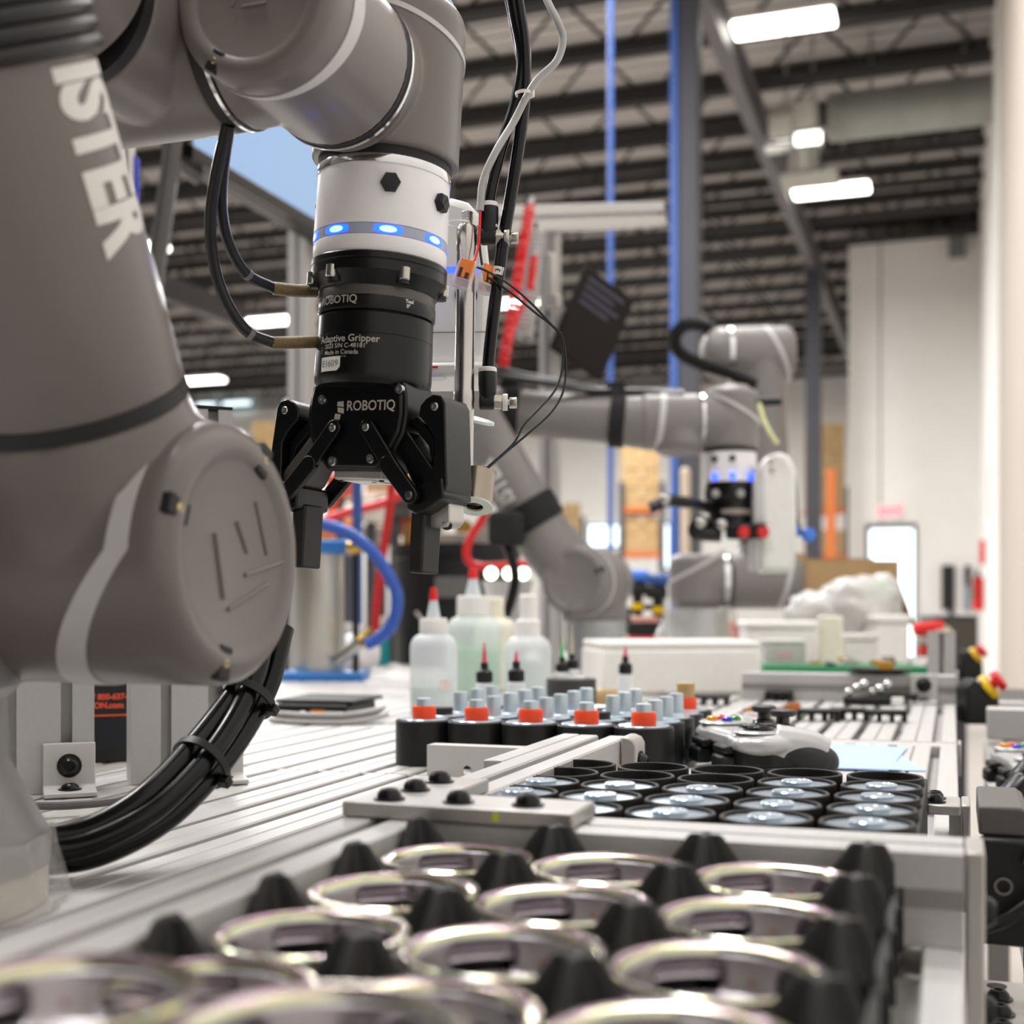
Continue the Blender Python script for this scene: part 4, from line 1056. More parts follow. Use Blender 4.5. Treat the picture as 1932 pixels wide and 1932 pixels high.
# ================================================================= UPRIGHT PROFILES, BRACKETS, SIGN, SCREEN (LEFT)
def vprofile(mb, x0, y0, w, dep, z0, z1, slots):
    # upright profile with its long face towards -Y, slots at the given offsets from x0
    g = .0041
    xs = [(x0, y0)]
    poly = [(x0, y0)]
    for s in slots:
        poly += [(x0 + s - g, y0), (x0 + s - g, y0 + .0045), (x0 + s - .0095, y0 + .0045), (x0 + s - .0095, y0 + .011), (x0 + s + .0095, y0 + .011), (x0 + s + .0095, y0 + .0045), (x0 + s + g, y0 + .0045), (x0 + s + g, y0)]
    poly += [(x0 + w, y0), (x0 + w, y0 + dep * .5 - g), (x0 + w - .0045, y0 + dep * .5 - g), (x0 + w - .0045, y0 + dep * .5 - .0095), (x0 + w - .011, y0 + dep * .5 - .0095), (x0 + w - .011, y0 + dep * .5 + .0095), (x0 + w - .0045, y0 + dep * .5 + .0095), (x0 + w - .0045, y0 + dep * .5 + g), (x0 + w, y0 + dep * .5 + g), (x0 + w, y0 + dep), (x0, y0 + dep)]
    return mb.prism(poly, z0, z1)
def angle_bracket(P, rz, label):
    t = thing('angle_bracket', label, 'bracket', (P.x, P.y, 0), rz, 'angle brackets at the posts', built_at=(0, 0, 0))
    m = MB()
    prof = [(0, .0008), (-.030, .0008), (-.031, .0018), (-.031, .0045), (-.006, .0055), (-.0045, .007), (-.0045, .036), (-.0040, .0385), (0, .0385)]
    n = len(prof); w = .0375
    m.add([(sx, a, b) for sx in (0, w) for a, b in prof], [list(range(n)), list(range(n, 2 * n))[::-1]] + [(i, (i + 1) % n, n + (i + 1) % n, n + i) for i in range(n)])
    part('bracket', m, STRIPE, t, bevel=.0008)
    b = MB(); bolt(b, (w * .50, -.0045, .0215), (0, -1, 0), .0072, .0058); part('bolt', b, BLKMET, t)
    b = MB(); bolt(b, (w * .50, -.0165, .0050), (0, 0, 1), .0068, .0045); part('bolt', b, BLKMET, t)
    return t
PR = math.radians(40); pdx = V((math.cos(PR), math.sin(PR), 0))
def flat(px, d):
    p = W(px, HY, d); return V((p.x, p.y, 0))
PA_ = flat(178, .985); PB_ = flat(247, 1.02)
o_ = PA_ - pdx * .0795
t = thing('upright_post', 'pale aluminium upright profile at the far left, behind the robot shoulder', 'post', o_, PR, built_at=(0, 0, 0))
part('profile', vprofile(MB(), 0, 0, .0795, .04, .0004, .30, (.02, .0595)), ALU, t)
part('top_cap', MB().box(0, .0795, 0, .04, .3002, .303), BLKPL, t)
t = thing('upright_post', 'pale aluminium upright profile right of the black sign, behind the cable bundle', 'post', PB_, PR, built_at=(0, 0, 0))
part('profile', vprofile(MB(), 0, 0, .0795, .04, .0004, .30, (.027, .0640)), ALU, t)
part('top_cap', MB().box(0, .0795, 0, .04, .3002, .303), BLKPL, t)
ndir = V((pdx.y, -pdx.x, 0))
angle_bracket(PA_ - pdx * .0370 + ndir * .0004, PR, 'pale angle bracket with two black bolts at the foot of the far left post')
angle_bracket(PB_ + pdx * .0500 + ndir * .0004, PR, 'pale angle bracket with two black bolts half hidden behind the cable bundle')
SG = flat(170, 1.16); SD = 1.16
t = thing('box_sign', 'black box printed in red between the two aluminium posts', 'box', SG, PR, built_at=(0, 0, 0))
part('box', MB().box(-.12, .055, 0, .10, .0005, .20), mat('black_card_box', (30, 28, 28), .6, 0, .08), t, bevel=.001)
REDP = mat('red_print', (226, 84, 56), .5)
zl = lambda py: .143 + (HY - py) / FPX * (SD + .012)
part('print', text_mb('9900 / 800-637-0600', .0070, lambda x, y: (-.0135 + x, -.0004, zl(1314) + y), .0004), REDP, t)
part('print', text_mb('SION.com', .0072, lambda x, y: (.0 - .0020 + x, -.0004, zl(1330) + y), .0004), REDP, t)
part('printed_line', MB().box(-.10, .05, -.0006, -.0001, zl(1350), zl(1347)), REDP, t)
part('dark_panel', MB().box(-.11, .05, -.0006, -.0001, zl(1412), zl(1356)), mat('navy_black_panel', (20, 24, 32), .4), t)
# gantry uprights further back
def gantry_post(px0, px1, d, y1px, y0px, label, zb=.0004):
    c = W((px0 + px1) / 2, y1px, d); w = (px1 - px0) / FPX * d * .9
    t = thing('gantry_post', label, 'post', (c.x, c.y, 0))
    part('profile', vprofile(MB(), c.x - w / 2, c.y - w / 2, w, w, zb, c.z, (w / 2,)), ALU, t)
    part('end_cap', MB().box(c.x - w / 2, c.x + w / 2, c.y - w / 2, c.y + w / 2, c.z, c.z + .004), BLKPL, t)
    return t, c, w
gantry_post(186, 246, 1.75, 180, 600, 'pale upright profile glimpsed between the big arm and the blue tag')
gantry_post(548, 592, 2.9, 432, 900, 'pale upright profile left of the gripper under the light blue screen', FLZ)
c = W(251, 335, 1.765)
t = thing('blue_tag', 'royal blue plastic tag clipped to the left upright profile', 'tag', c)
tb = MB(); tb.prism([(-.010, -.034), (.006, -.034), (.008, -.03), (.008, .026), (-.003, .034), (-.010, .034)], -.006, .006, frame(c, -FW, RT)); part('tag', tb, mat('deep_blue_plastic', (52, 66, 176), .4), t, bevel=.002)
part('label', MB().cyl(c - FW * .007 - RT * .009, c - FW * .0062 - RT * .009, .010, n=20), WHITE, t)
# big light blue screen: its plane runs along the bench
sX = -1.30; sz0 = .944
t = thing('wall_monitor', 'large dark framed monitor glowing light blue behind the robot wrist', 'monitor', (sX, 2.6, sz0))
ya, yb_ = 2.00, 3.3
part('frame', MB().box(sX - .05, sX - .004, ya, yb_, sz0, sz0 + .78), BLKPL, t, bevel=.006)
SCR = mat('lit_blue_screen', (60, 74, 96), .4, 0, 0, emit=(170, 203, 243), es=.80)
part('screen', MB().box(sX - .004, sX - .0025, ya + .022, yb_ - .02, sz0 + .028, sz0 + .755), SCR, t)
bz = MB()
for (a, b_, z0, z1) in ((ya, yb_, sz0, sz0 + .026), (ya, yb_, sz0 + .757, sz0 + .78), (ya, ya + .02, sz0, sz0 + .78), (yb_ - .018, yb_, sz0, sz0 + .78)): bz.box(sX - .004, sX + .006, a, b_, z0, z1)
part('bezel', bz, BLKMET, t, bevel=.002)
t = thing('monitor_stand', 'dark slanting metal stand leg below the light blue screen', 'stand', W(300, 700, 2.35))
part('leg', MB().tube([W(336, 215, 2.3), W(310, 400, 2.32), W(285, 600, 2.34), W(276, 1000, 2.36)], .0165, 10), mat('dark_grey_steel', (84, 82, 82), .4, .3), t)
part('arm', MB().tube([W(322, 300, 2.32), W(346, 315, 2.36), W(372, 335, 2.4)], .014, 10), mat('dark_grey_steel', (84, 82, 82)), t)
part('foot', MB().cyl(W(276, 1000, 2.36), V((W(276, 1000, 2.36).x, W(276, 1000, 2.36).y, -.9)), .0165, n=10), mat('dark_grey_steel', (84, 82, 82)), t)

# ================================================================= MIDDLE ROBOT
D2 = 2.4
r2 = thing('industrial_robot', 'warm grey robot arm in the middle distance with black straps on its forearm', 'robot arm', W(1125, 1300, 2.4))
def Q(x, y, dd=0): return W(x, y, D2 + dd)
K = D2 / FPX
bq = Q(1124, 1180, .06); 
part('base', MB().lathe([(0, .0005), (.062, .0005), (.062, .014), (.056, .02), (.056, .112), (0, .112)], T(bq.x, bq.y), 48), mat('base_silver', (176, 178, 180), .35, .5), r2, label='silver base')
m = MB(); m.capsule(Q(1120, 1100, .02), Q(1135, 1098, .20), .0650, .016, 56, .016); m.cyl((bq.x, bq.y, .11), (bq.x, bq.y, .17), .060, .058, 40)
m.lathe([(0, 0), (.060, 0), (.056, .07), (.055, .10), (0, .10)], frame(Q(1092, 1092, .04), Q(985, 965, .03) - Q(1092, 1092, .04)), 48)
m.cyl(Q(1085, 1096, -.02), Q(1120, 1100, .04), .0645, n=56)
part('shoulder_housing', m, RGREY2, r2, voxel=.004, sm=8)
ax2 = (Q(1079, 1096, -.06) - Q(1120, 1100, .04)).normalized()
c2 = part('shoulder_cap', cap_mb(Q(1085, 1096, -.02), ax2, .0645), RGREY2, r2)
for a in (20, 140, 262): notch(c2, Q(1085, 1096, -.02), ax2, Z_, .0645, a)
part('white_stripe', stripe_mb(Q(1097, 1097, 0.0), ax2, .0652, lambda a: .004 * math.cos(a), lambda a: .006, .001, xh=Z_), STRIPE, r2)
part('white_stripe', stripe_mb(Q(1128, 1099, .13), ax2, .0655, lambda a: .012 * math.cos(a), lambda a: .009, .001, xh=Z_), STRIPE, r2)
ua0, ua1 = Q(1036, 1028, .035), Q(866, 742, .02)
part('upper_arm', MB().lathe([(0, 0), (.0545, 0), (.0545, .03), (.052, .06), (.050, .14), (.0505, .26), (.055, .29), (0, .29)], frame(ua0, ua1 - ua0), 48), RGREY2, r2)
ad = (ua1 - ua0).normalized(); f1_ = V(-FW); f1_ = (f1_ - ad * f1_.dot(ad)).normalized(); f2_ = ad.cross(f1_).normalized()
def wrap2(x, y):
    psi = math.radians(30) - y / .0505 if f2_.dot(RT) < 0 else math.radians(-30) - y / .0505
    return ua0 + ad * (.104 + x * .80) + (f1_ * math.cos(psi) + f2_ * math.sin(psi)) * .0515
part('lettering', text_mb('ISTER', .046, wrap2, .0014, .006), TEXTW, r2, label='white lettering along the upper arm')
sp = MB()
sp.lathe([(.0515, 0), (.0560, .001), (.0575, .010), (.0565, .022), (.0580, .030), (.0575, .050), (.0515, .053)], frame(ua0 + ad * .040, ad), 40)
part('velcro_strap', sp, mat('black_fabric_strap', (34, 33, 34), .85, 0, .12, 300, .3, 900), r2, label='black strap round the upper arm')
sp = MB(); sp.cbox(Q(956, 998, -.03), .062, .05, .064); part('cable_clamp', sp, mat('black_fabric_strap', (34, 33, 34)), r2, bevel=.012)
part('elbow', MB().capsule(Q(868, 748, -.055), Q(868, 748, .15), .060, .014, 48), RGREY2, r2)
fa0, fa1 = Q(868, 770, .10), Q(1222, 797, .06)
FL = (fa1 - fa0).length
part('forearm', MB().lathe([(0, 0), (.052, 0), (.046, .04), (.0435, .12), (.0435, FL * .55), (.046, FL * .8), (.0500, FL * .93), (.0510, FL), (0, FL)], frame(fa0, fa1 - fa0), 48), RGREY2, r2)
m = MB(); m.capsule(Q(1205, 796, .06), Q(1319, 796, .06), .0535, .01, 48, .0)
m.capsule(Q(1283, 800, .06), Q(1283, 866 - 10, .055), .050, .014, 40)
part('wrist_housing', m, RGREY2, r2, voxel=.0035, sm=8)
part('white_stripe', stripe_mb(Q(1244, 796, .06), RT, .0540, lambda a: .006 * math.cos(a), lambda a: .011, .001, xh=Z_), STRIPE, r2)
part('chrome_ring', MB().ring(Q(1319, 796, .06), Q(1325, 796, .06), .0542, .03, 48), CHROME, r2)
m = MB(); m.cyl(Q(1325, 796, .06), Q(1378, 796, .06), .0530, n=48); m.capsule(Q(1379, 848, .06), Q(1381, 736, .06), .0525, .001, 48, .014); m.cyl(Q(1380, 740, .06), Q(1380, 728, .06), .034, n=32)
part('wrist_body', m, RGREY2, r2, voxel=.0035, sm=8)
part('white_stripe', stripe_mb(Q(1380, 772, .06), UP, .0532, lambda a: -.030 * math.cos(a), lambda a: .007, .001, xh=RT), STRIPE, r2)
part('wrist_seal', MB().cyl(Q(1379, 855, .06), Q(1379, 847, .06), .050, n=48), DARKRUB, r2)
f2c = Q(1378, 883, .06)
fl2 = part('tool_flange', MB().lathe([(0, -.030), (.0485, -.030), (.0495, -.02), (.0485, .028), (0, .028)], frame(f2c, UP), 48), FLANGE, r2, label='light grey flange with blue lights')
for px in (1342, 1374, 1409):
    u = (px - 1378) * K; dpt = math.sqrt(max(0, .0505 ** 2 - u * u)); c = f2c + RT * u - FW * dpt + UP * -.0195
    part('status_light', MB().ball(c, .0062, n=8), LED, fl2)
c = f2c + RT * .0505 + UP * -.018; part('status_light', MB().ball(c, .0055, n=8), LED, fl2)
for px in (1341, 1373):
    u = (px - 1378) * K; c = f2c + RT * u - FW * math.sqrt(.0495 ** 2 - u * u) + UP * .013
    part('plug_screw', MB().cyl(c, c - FW * .006, .0065, n=6), BLKPL, fl2)
for x, y0, y1 in ((968, 735, 830), (1166, 738, 836)):
    st = MB(); q_ = (x - 868) / (1222 - 868); c = fa0.lerp(fa1, q_); st.lathe([(.0420, -.015), (.0520, -.014), (.0525, .014), (.0420, .015)], frame(c, fa1 - fa0), 40)
    st.cbox(c + UP * .055, .034, .04, .030)
    part('velcro_strap', st, mat('black_fabric_strap', (34, 33, 34)), r2, label='black strap round the forearm')
part('arm_cable', MB().tube([Q(905, 690, .02), Q(945, 700, .03), Q(1010, 716, .04), (Q(1080, 728, .05)), Q(1160, 742, .06), Q(1240, 745, .05), Q(1290, 748, .04)], .0095, 10), CABM, r2)
part('arm_cable', MB().tube([Q(905, 702, .0), Q(960, 712, .02), Q(1030, 722, .03), (Q(1100, 736, .04)), Q(1170, 738, .05), Q(1290, 740, .05)], .006, 10), CABM, r2)
part('hanging_cable', MB().tube([Q(935, 1000, -.02), Q(958, 1035, -.03), Q(972, 1085, -.03), Q(965, 1130, -.03), Q(950, 1175, -.03)], .009, 10), CABLE, r2)
part('yellow_wire', MB().tube([Q(1432, 762, 0), Q(1440, 790, -.01), Q(1452, 815, -.02), Q(1467, 838, -.02)], .0045, 8), mat('pale_yellow_wire', (228, 226, 170), .4), r2)
part('side_pin', MB().cyl(Q(1436, 758, .03), Q(1474, 757, .03), .008, n=12), BLKPL, r2)
g2 = thing('gripper', 'blurred black gripper with red tipped tools on the middle robot', 'gripper', Q(1378, 960, .06))
m = MB(); m.lathe([(0, -.006), (.047, -.006), (.049, .0), (.049, .028), (.046, .034), (0, .034)], frame(Q(1378, 940, .06), UP), 40)
part('coupling', m, BLKMET, g2)
part('body', MB().lathe([(0, 0), (.042, 0), (.043, .01), (.043, .055), (0, .055)], frame(Q(1380, 1000, .06), UP), 40), BLKMET, g2)
part('label_band', MB().lathe([(.0432, 0), (.0436, .001), (.0436, .009), (.0432, .010)], frame(Q(1381, 973, .06), UP), 40), mat('grey_label', (160, 150, 144), .5), g2)
for px in (1350, 1397):
    m = MB(); bolt(m, Q(px, 931, .011), -FW, .006, .005); part('cap_screw', m, STEEL, g2)
part('finger', MB().tube([Q(1340, 960, .03), Q(1310, 950, .0), Q(1285, 947, -.02), Q(1262, 945, -.02), Q(1225, 958, -.02)], .011, 8), BLKMET, g2)
part('finger', MB().tube([Q(1345, 995, .0), Q(1320, 985, -.02), Q(1312, 1005, -.02), Q(1360, 1010, -.02)], .013, 8), BLKMET, g2)
for q_ in (Q(1255, 942, -.03), Q(1322, 987, -.03), Q(1361, 990, -.03)): part('finger_joint', MB().ball(q_, .0115, n=8), STEEL, g2)
part('lower_block', MB().cbox(Q(1410, 1003, .02), .075, .05, .028), BLKPL, g2, bevel=.004)
for px in (1403, 1439): part('red_tip', MB().lathe([(0, 0), (.011, 0), (.0115, .004), (.009, .008), (0, .008)], frame(Q(px, 1004, -.008), -FW), 20), RED, g2)
wt2 = thing('tool_housing', 'white rounded tool housing hanging right of the middle robot flange', 'tool', Q(1465, 1080, .03))
m = MB(); m.pxz([(-.034, 0), (.030, 0), (.0335, .11), (.031, .19), (.022, .215), (.004, .224), (-.014, .219), (-.030, .20), (-.036, .15)], -.035, .04, frame(Q(1464, 1080, .03), UP, RT))
part('shell', m, WHITE, wt2, bevel=.012)
part('inner_shell', MB().box(-.046, -.034, -.028, .035, .005, .20, frame(Q(1464, 1082, .03), UP, RT)), STRIPE, wt2, bevel=.004)
for (px, py) in ((1455, 870), (1457, 887)):
    m = MB(); bolt(m, Q(px, py, -.006), -FW, .005, .003); part('screw', m, STEEL, wt2)
t = thing('blue_fingertips', 'two blue suction tips on a black stalk right of the middle robot', 'tool', Q(1500, 1010, .1))
part('stalk', MB().tube([Q(1493, 900, .1), Q(1497, 940, .1), Q(1500, 985, .1), Q(1508, 1010, .1)], .009, 10), BLKPL, t)
part('red_light', MB().ball(Q(1495, 957, .07), .008, n=8), mat('red_lamp', (255, 70, 80), .4, 0, 0, emit=(255, 50, 60), es=3), t)
for (px, py) in ((1494, 1003), (1524, 1011)): part('suction_tip', MB().lathe([(0, 0), (.013, 0), (.014, .008), (.010, .016), (.010, .022), (0, .022)], frame(Q(px, py, .09), -FW + UP * .2), 20), mat('bright_blue_rubber', (70, 128, 226), .5), t)

# ================================================================= FAR ROBOT
D3 = 3.35
def R3(x, y, dd=0): return W(x, y, D3 + dd)
r3 = thing('industrial_robot', 'warm grey robot arm at the back with a ridged black hose over its top', 'robot arm', W(1315, 1245, D3))
bq = R3(1317, 1190)
part('base', MB().lathe([(0, .0005), (.115, .0005), (.105, .02), (.082, .05), (.078, .13), (0, .13)], T(bq.x, bq.y), 48), mat('base_silver', (176, 178, 180)), r3, label='silver base')
fm = MB(); n = 72; vs = []; fs = []
lv = [(.086, .135), (.094, .10), (.108, .06), (.122, .03), (.135, .001)]
for i, (r, z) in enumerate(lv):
    for k in range(n):
        a = 2 * PI * k / n; vs.append((bq.x + (r + .006 * math.sin(5 * a + i) + .004 * math.sin(11 * a)) * math.cos(a), bq.y + (r + .006 * math.sin(6 * a + 2)) * math.sin(a), z))
for i in range(4):
    for k in range(n): fs.append((i * n + k, i * n + (k + 1) % n, (i + 1) * n + (k + 1) % n, (i + 1) * n + k))
part('clear_film', fm.add(vs, fs), FILM, r3)
m = MB(); m.capsule(R3(1315, 1149), R3(1315, 1046), .072, .03, 56, .022); m.cyl(R3(1315, 1096), R3(1362, 1096), .068, n=48)
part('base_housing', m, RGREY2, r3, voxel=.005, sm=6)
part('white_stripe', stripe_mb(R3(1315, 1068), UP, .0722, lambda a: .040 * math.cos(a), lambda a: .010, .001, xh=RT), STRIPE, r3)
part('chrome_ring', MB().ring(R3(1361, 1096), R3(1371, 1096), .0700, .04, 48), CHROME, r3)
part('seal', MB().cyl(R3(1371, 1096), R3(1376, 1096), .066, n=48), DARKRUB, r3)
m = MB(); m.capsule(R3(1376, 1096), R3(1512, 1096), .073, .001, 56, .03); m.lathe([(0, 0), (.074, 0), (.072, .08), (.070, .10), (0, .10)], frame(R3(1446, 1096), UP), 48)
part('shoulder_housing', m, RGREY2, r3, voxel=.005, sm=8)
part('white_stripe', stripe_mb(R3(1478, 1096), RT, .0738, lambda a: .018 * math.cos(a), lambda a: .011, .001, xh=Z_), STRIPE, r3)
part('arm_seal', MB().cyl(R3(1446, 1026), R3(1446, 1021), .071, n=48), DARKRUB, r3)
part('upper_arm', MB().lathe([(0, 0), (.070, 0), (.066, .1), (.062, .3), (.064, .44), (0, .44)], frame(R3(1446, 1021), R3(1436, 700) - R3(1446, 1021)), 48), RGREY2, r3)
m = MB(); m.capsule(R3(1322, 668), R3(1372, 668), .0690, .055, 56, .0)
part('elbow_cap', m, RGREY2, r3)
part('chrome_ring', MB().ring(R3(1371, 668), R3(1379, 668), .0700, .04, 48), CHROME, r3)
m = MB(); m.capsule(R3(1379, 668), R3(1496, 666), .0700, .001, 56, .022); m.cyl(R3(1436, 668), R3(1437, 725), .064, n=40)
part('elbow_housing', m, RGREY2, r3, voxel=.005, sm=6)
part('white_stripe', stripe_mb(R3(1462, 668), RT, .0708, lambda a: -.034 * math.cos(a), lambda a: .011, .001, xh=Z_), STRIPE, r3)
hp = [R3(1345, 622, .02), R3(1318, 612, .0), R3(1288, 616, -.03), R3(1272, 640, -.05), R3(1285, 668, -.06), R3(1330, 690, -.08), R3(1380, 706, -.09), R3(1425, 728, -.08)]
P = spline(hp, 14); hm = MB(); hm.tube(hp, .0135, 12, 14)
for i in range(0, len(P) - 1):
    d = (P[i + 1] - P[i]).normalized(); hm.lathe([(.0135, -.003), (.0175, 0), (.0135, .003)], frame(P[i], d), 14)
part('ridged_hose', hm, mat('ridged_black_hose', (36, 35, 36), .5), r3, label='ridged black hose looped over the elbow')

# ================================================================= BOTTLES AND SMALL THINGS BEHIND THE POT TRAY
HDPE = mat('milky_bottle_plastic', (236, 240, 244), .3, 0, .02, 20, alpha=.60)
HDPE2 = mat('clear_bottle_plastic', (226, 234, 238), .25, 0, .02, 20, alpha=.75)
LIQG = mat('green_liquid', (96, 226, 100), .3, 0, .02, 10)
LIQW = mat('pale_green_liquid', (214, 236, 222), .3, 0, .02, 10)
def bottle_prof(r, h, neck):
    sh = r * .62
    return [(0, .001), (r * .92, .001), (r, .004), (r, h - sh)] + [(r - (r - neck) * (1 - math.cos(PI / 2 * k / 6)), h - sh + sh * math.sin(PI / 2 * k / 6)) for k in range(1, 7)] + [(neck, h + .004), (0, h + .004)]
def squeeze(px, d, r, ytop_body, ycap, ytip, label, liq, liqh, labelpatch=False):
    b = W(px, HY + CAMH * FPX / d, d); b.z = .0006
    zz = lambda py: .143 + (HY - py) / FPX * d
    h = zz(ytop_body); t = thing('squeeze_bottle', label, 'bottle', b)
    part('body', MB().lathe(bottle_prof(r, h, r * .47), T(b.x, b.y), 48), HDPE, t)
    if liq: part('liquid', MB().lathe([(0, .003), (r * .93, .003), (r * .955, .005), (r * .955, liqh), (0, liqh)], T(b.x, b.y), 40), liq, t)
    m = MB(); zc0, zc1 = h, zz(ycap); nr = 40
    pr = [(0, zc0), (r * .56, zc0), (r * .58, zc0 + .001), (r * .58, zc1 - .002), (r * .54, zc1), (0, zc1)]
    m.lathe(pr, T(b.x, b.y), 40)
    for k in range(20):
        a = 2 * PI * k / 20; m.cyl((b.x + r * .58 * math.cos(a), b.y + r * .58 * math.sin(a), zc0 + .002), (b.x + r * .58 * math.cos(a), b.y + r * .58 * math.sin(a), zc1 - .003), .0007, n=5)
    part('screw_cap', m, WHITE, t)
    zt = zz(ytip); zm = zc1 + (zt - zc1) * .68
    part('nozzle', MB().lathe([(0, zc1), (r * .30, zc1), (r * .15, zm), (0, zm)], T(b.x, b.y), 24), HDPE2, t)
    part('tip_cap', MB().lathe([(0, zm - .004), (r * .19, zm - .004), (r * .19, zm), (r * .135, zt - .002), (r * .11, zt), (0, zt)], T(b.x, b.y), 24), RED, t)
    if labelpatch:
        a = frame((b.x, b.y, 0), UP, -FW)
        part('label', MB().lathe([(r + .0002, zz(1300)), (r + .0002, zz(1280))], a, 10, .35, .85), mat('faded_label', (226, 210, 206), .6), t)
    return t
squeeze(818, 1.60, .0292, 1195, 1166, 1108, 'milky squeeze bottle with red tip standing in front, leftmost of the bottles', LIQW, .042, True)
squeeze(893, 1.98, .0425, 1162, 1124, 1070, 'larger squeeze bottle with red tip half full of bright green liquid', LIQG, .076)
b = W(996, 1290, 1.9); b.z = .0006
t = thing('spray_bottle', 'milky spray bottle with white pump, right of the green bottle', 'bottle', b)
zz = lambda py, d: .143 + (HY - py) / FPX * d
part('body', MB().lathe(bottle_prof(.0345, zz(1200, 1.9), .017), T(b.x, b.y), 48), HDPE, t)
part('liquid', MB().lathe([(0, .003), (.032, .003), (.033, .06), (0, .06)], T(b.x, b.y), 32), LIQW, t)
part('collar', MB().lathe([(0, zz(1202, 1.9)), (.0185, zz(1202, 1.9)), (.0185, zz(1172, 1.9)), (.013, zz(1168, 1.9)), (0, zz(1168, 1.9))], T(b.x, b.y), 32), WHITE, t)
part('pump', MB().lathe([(0, zz(1170, 1.9)), (.0125, zz(1170, 1.9)), (.0125, zz(1125, 1.9)), (.010, zz(1121, 1.9)), (0, zz(1121, 1.9))], T(b.x, b.y), 28), WHITE, t)
b = W(935, 1280, 2.15); b.z = .0006
t = thing('round_bottle', 'white round capped bottle half hidden between green bottle and spray bottle', 'bottle', b)
part('body', MB().lathe(bottle_prof(.036, zz(1165, 2.15), .016), T(b.x, b.y), 40), mat('cream_bottle', (226, 222, 206), .4), t)
part('cap', MB().lathe([(0, zz(1166, 2.15)), (.0145, zz(1166, 2.15)), (.0145, zz(1130, 2.15)), (.012, zz(1126, 2.15)), (0, zz(1126, 2.15))], T(b.x, b.y), 28), mat('cream_cap', (238, 232, 214), .4), t)
b = W(958, 1270, 2.6); b.z = .0006
t = thing('paper_cup_stack', 'tall white tapered stand of cups behind the green bottle', 'cup', b)
part('cups', MB().lathe([(0, .0006), (.040, .0006), (.028, zz(1180, 2.6)), (.052, zz(1096, 2.6)), (0, zz(1096, 2.6))], T(b.x, b.y), 36), WHITE, t)
for k, dx in enumerate((-.030, .006, .034)):
    part('rim_light', MB().ball((b.x + RT.x * dx, b.y + RT.y * dx - .01, zz(1082, 2.6)), .0125, n=8), mat('small_white_lamp', (255, 255, 245), .4, 0, 0, emit=(255, 255, 240), es=5), t, label='small white lamp')
def glue(px, d, tipcol, y0, y1, y2, ybot, label, z0=.0006, rr=.0105):
    b = W(px, 1300, d); b.z = z0
    z = lambda py: .143 + (HY - py) / FPX * d
    t = thing('glue_bottle', label, 'bottle', b); t['group'] = 'small needle tip glue bottles'
    part('body', MB().lathe([(0, z0), (rr * .92, z0), (rr, z0 + .002), (rr, z(ybot) - .003), (rr * .8, z(ybot)), (0, z(ybot))], T(b.x, b.y), 28), HDPE, t)
    zc = z(ybot); zt = z(y2)
    m = MB(); m.lathe([(0, zc), (rr * .80, zc), (rr * .82, zc + .001), (rr * .82, zc + (zt - zc) * .55), (rr * .42, zc + (zt - zc) * .68), (rr * .40, zt), (0, zt)], T(b.x, b.y), 28)
    for k in range(14):
        a = 2 * PI * k / 14; m.cyl((b.x + rr * .82 * math.cos(a), b.y + rr * .82 * math.sin(a), zc + .001), (b.x + rr * .82 * math.cos(a), b.y + rr * .82 * math.sin(a), zc + (zt - zc) * .5), .0006, n=5)
    part('black_cap', m, BLKPL, t)
    part('needle_tip', MB().lathe([(0, zt - .001), (rr * .30, zt - .001), (rr * .08, z(y0)), (0, z(y0))], T(b.x, b.y), 16), tipcol, t, label='coloured needle tip')
PINK = mat('pink_tip', (236, 92, 120), .35, 0, .02, trans=.2); GRT = mat('green_tip', (40, 178, 84), .35); TANT = mat('tan_tip', (190, 180, 150), .35)
glue(914, 1.44, PINK, 1212, 1246, 1250, 1288, 'small glue bottle with pink needle tip in front of the green bottle')
glue(974, 1.44, PINK, 1228, 1246, 1248, 1286, 'small glue bottle with pink needle tip in front of the spray bottle')
glue(1180, 1.72, PINK, 1218, 1238, 1238, 1272, 'small glue bottle with pink needle tip in front of the white foam block')
RD = 1.66
b = W(1078, 1300, RD); b.z = .0006
t = thing('tape_roll', 'stack of two dark grey rolls right of the spray bottle', 'roll', b); b0 = V(b)
zr = zz(1279, RD)
for k in range(2):
    z0 = .0006 + k * (zr / 2); z1 = z0 + zr / 2 - .001
    part('roll', MB().lathe([(.012, z0), (.0305, z0), (.032, z0 + .001), (.032, z1 - .001), (.031, z1), (.012, z1), (.012, z0)], T(b.x, b.y), 40), mat('dark_grey_tape', (58, 58, 60), .6), t)
part('paper_core', MB().lathe([(0, .001), (.018, .001), (.018, zr + .002), (0, zr + .002)], T(b.x, b.y), 30), WHITE, t)
glue(1061, 1.665, GRT, 1205, 1238, 1240, 1268, 'small glue bottle with green needle tip on the dark rolls', zr + .0025, .0095)
glue(1079, 1.675, TANT, 1178, 1232, 1234, 1262, 'small glue bottle with tan needle tip on the dark rolls', zr + .0025, .0095)
b = W(1150, 1318, 1.86); b.z = .0006
t = thing('masking_tape', 'tan paper tape ring lying between the dark rolls and the foam block', 'tape', b)
part('ring', MB().lathe([(.022, .0006), (.0335, .0006), (.0335, .0125), (.022, .0125), (.022, .0006)], T(b.x, b.y), 40), mat('tan_paper_tube', (190, 156, 108)), t)
part('second_ring', MB().lathe([(.017, .0127), (.030, .0127), (.030, .020), (.017, .020), (.017, .0127)], T(b.x + .004, b.y), 40), mat('beige_tape', (206, 180, 134), .7), t)
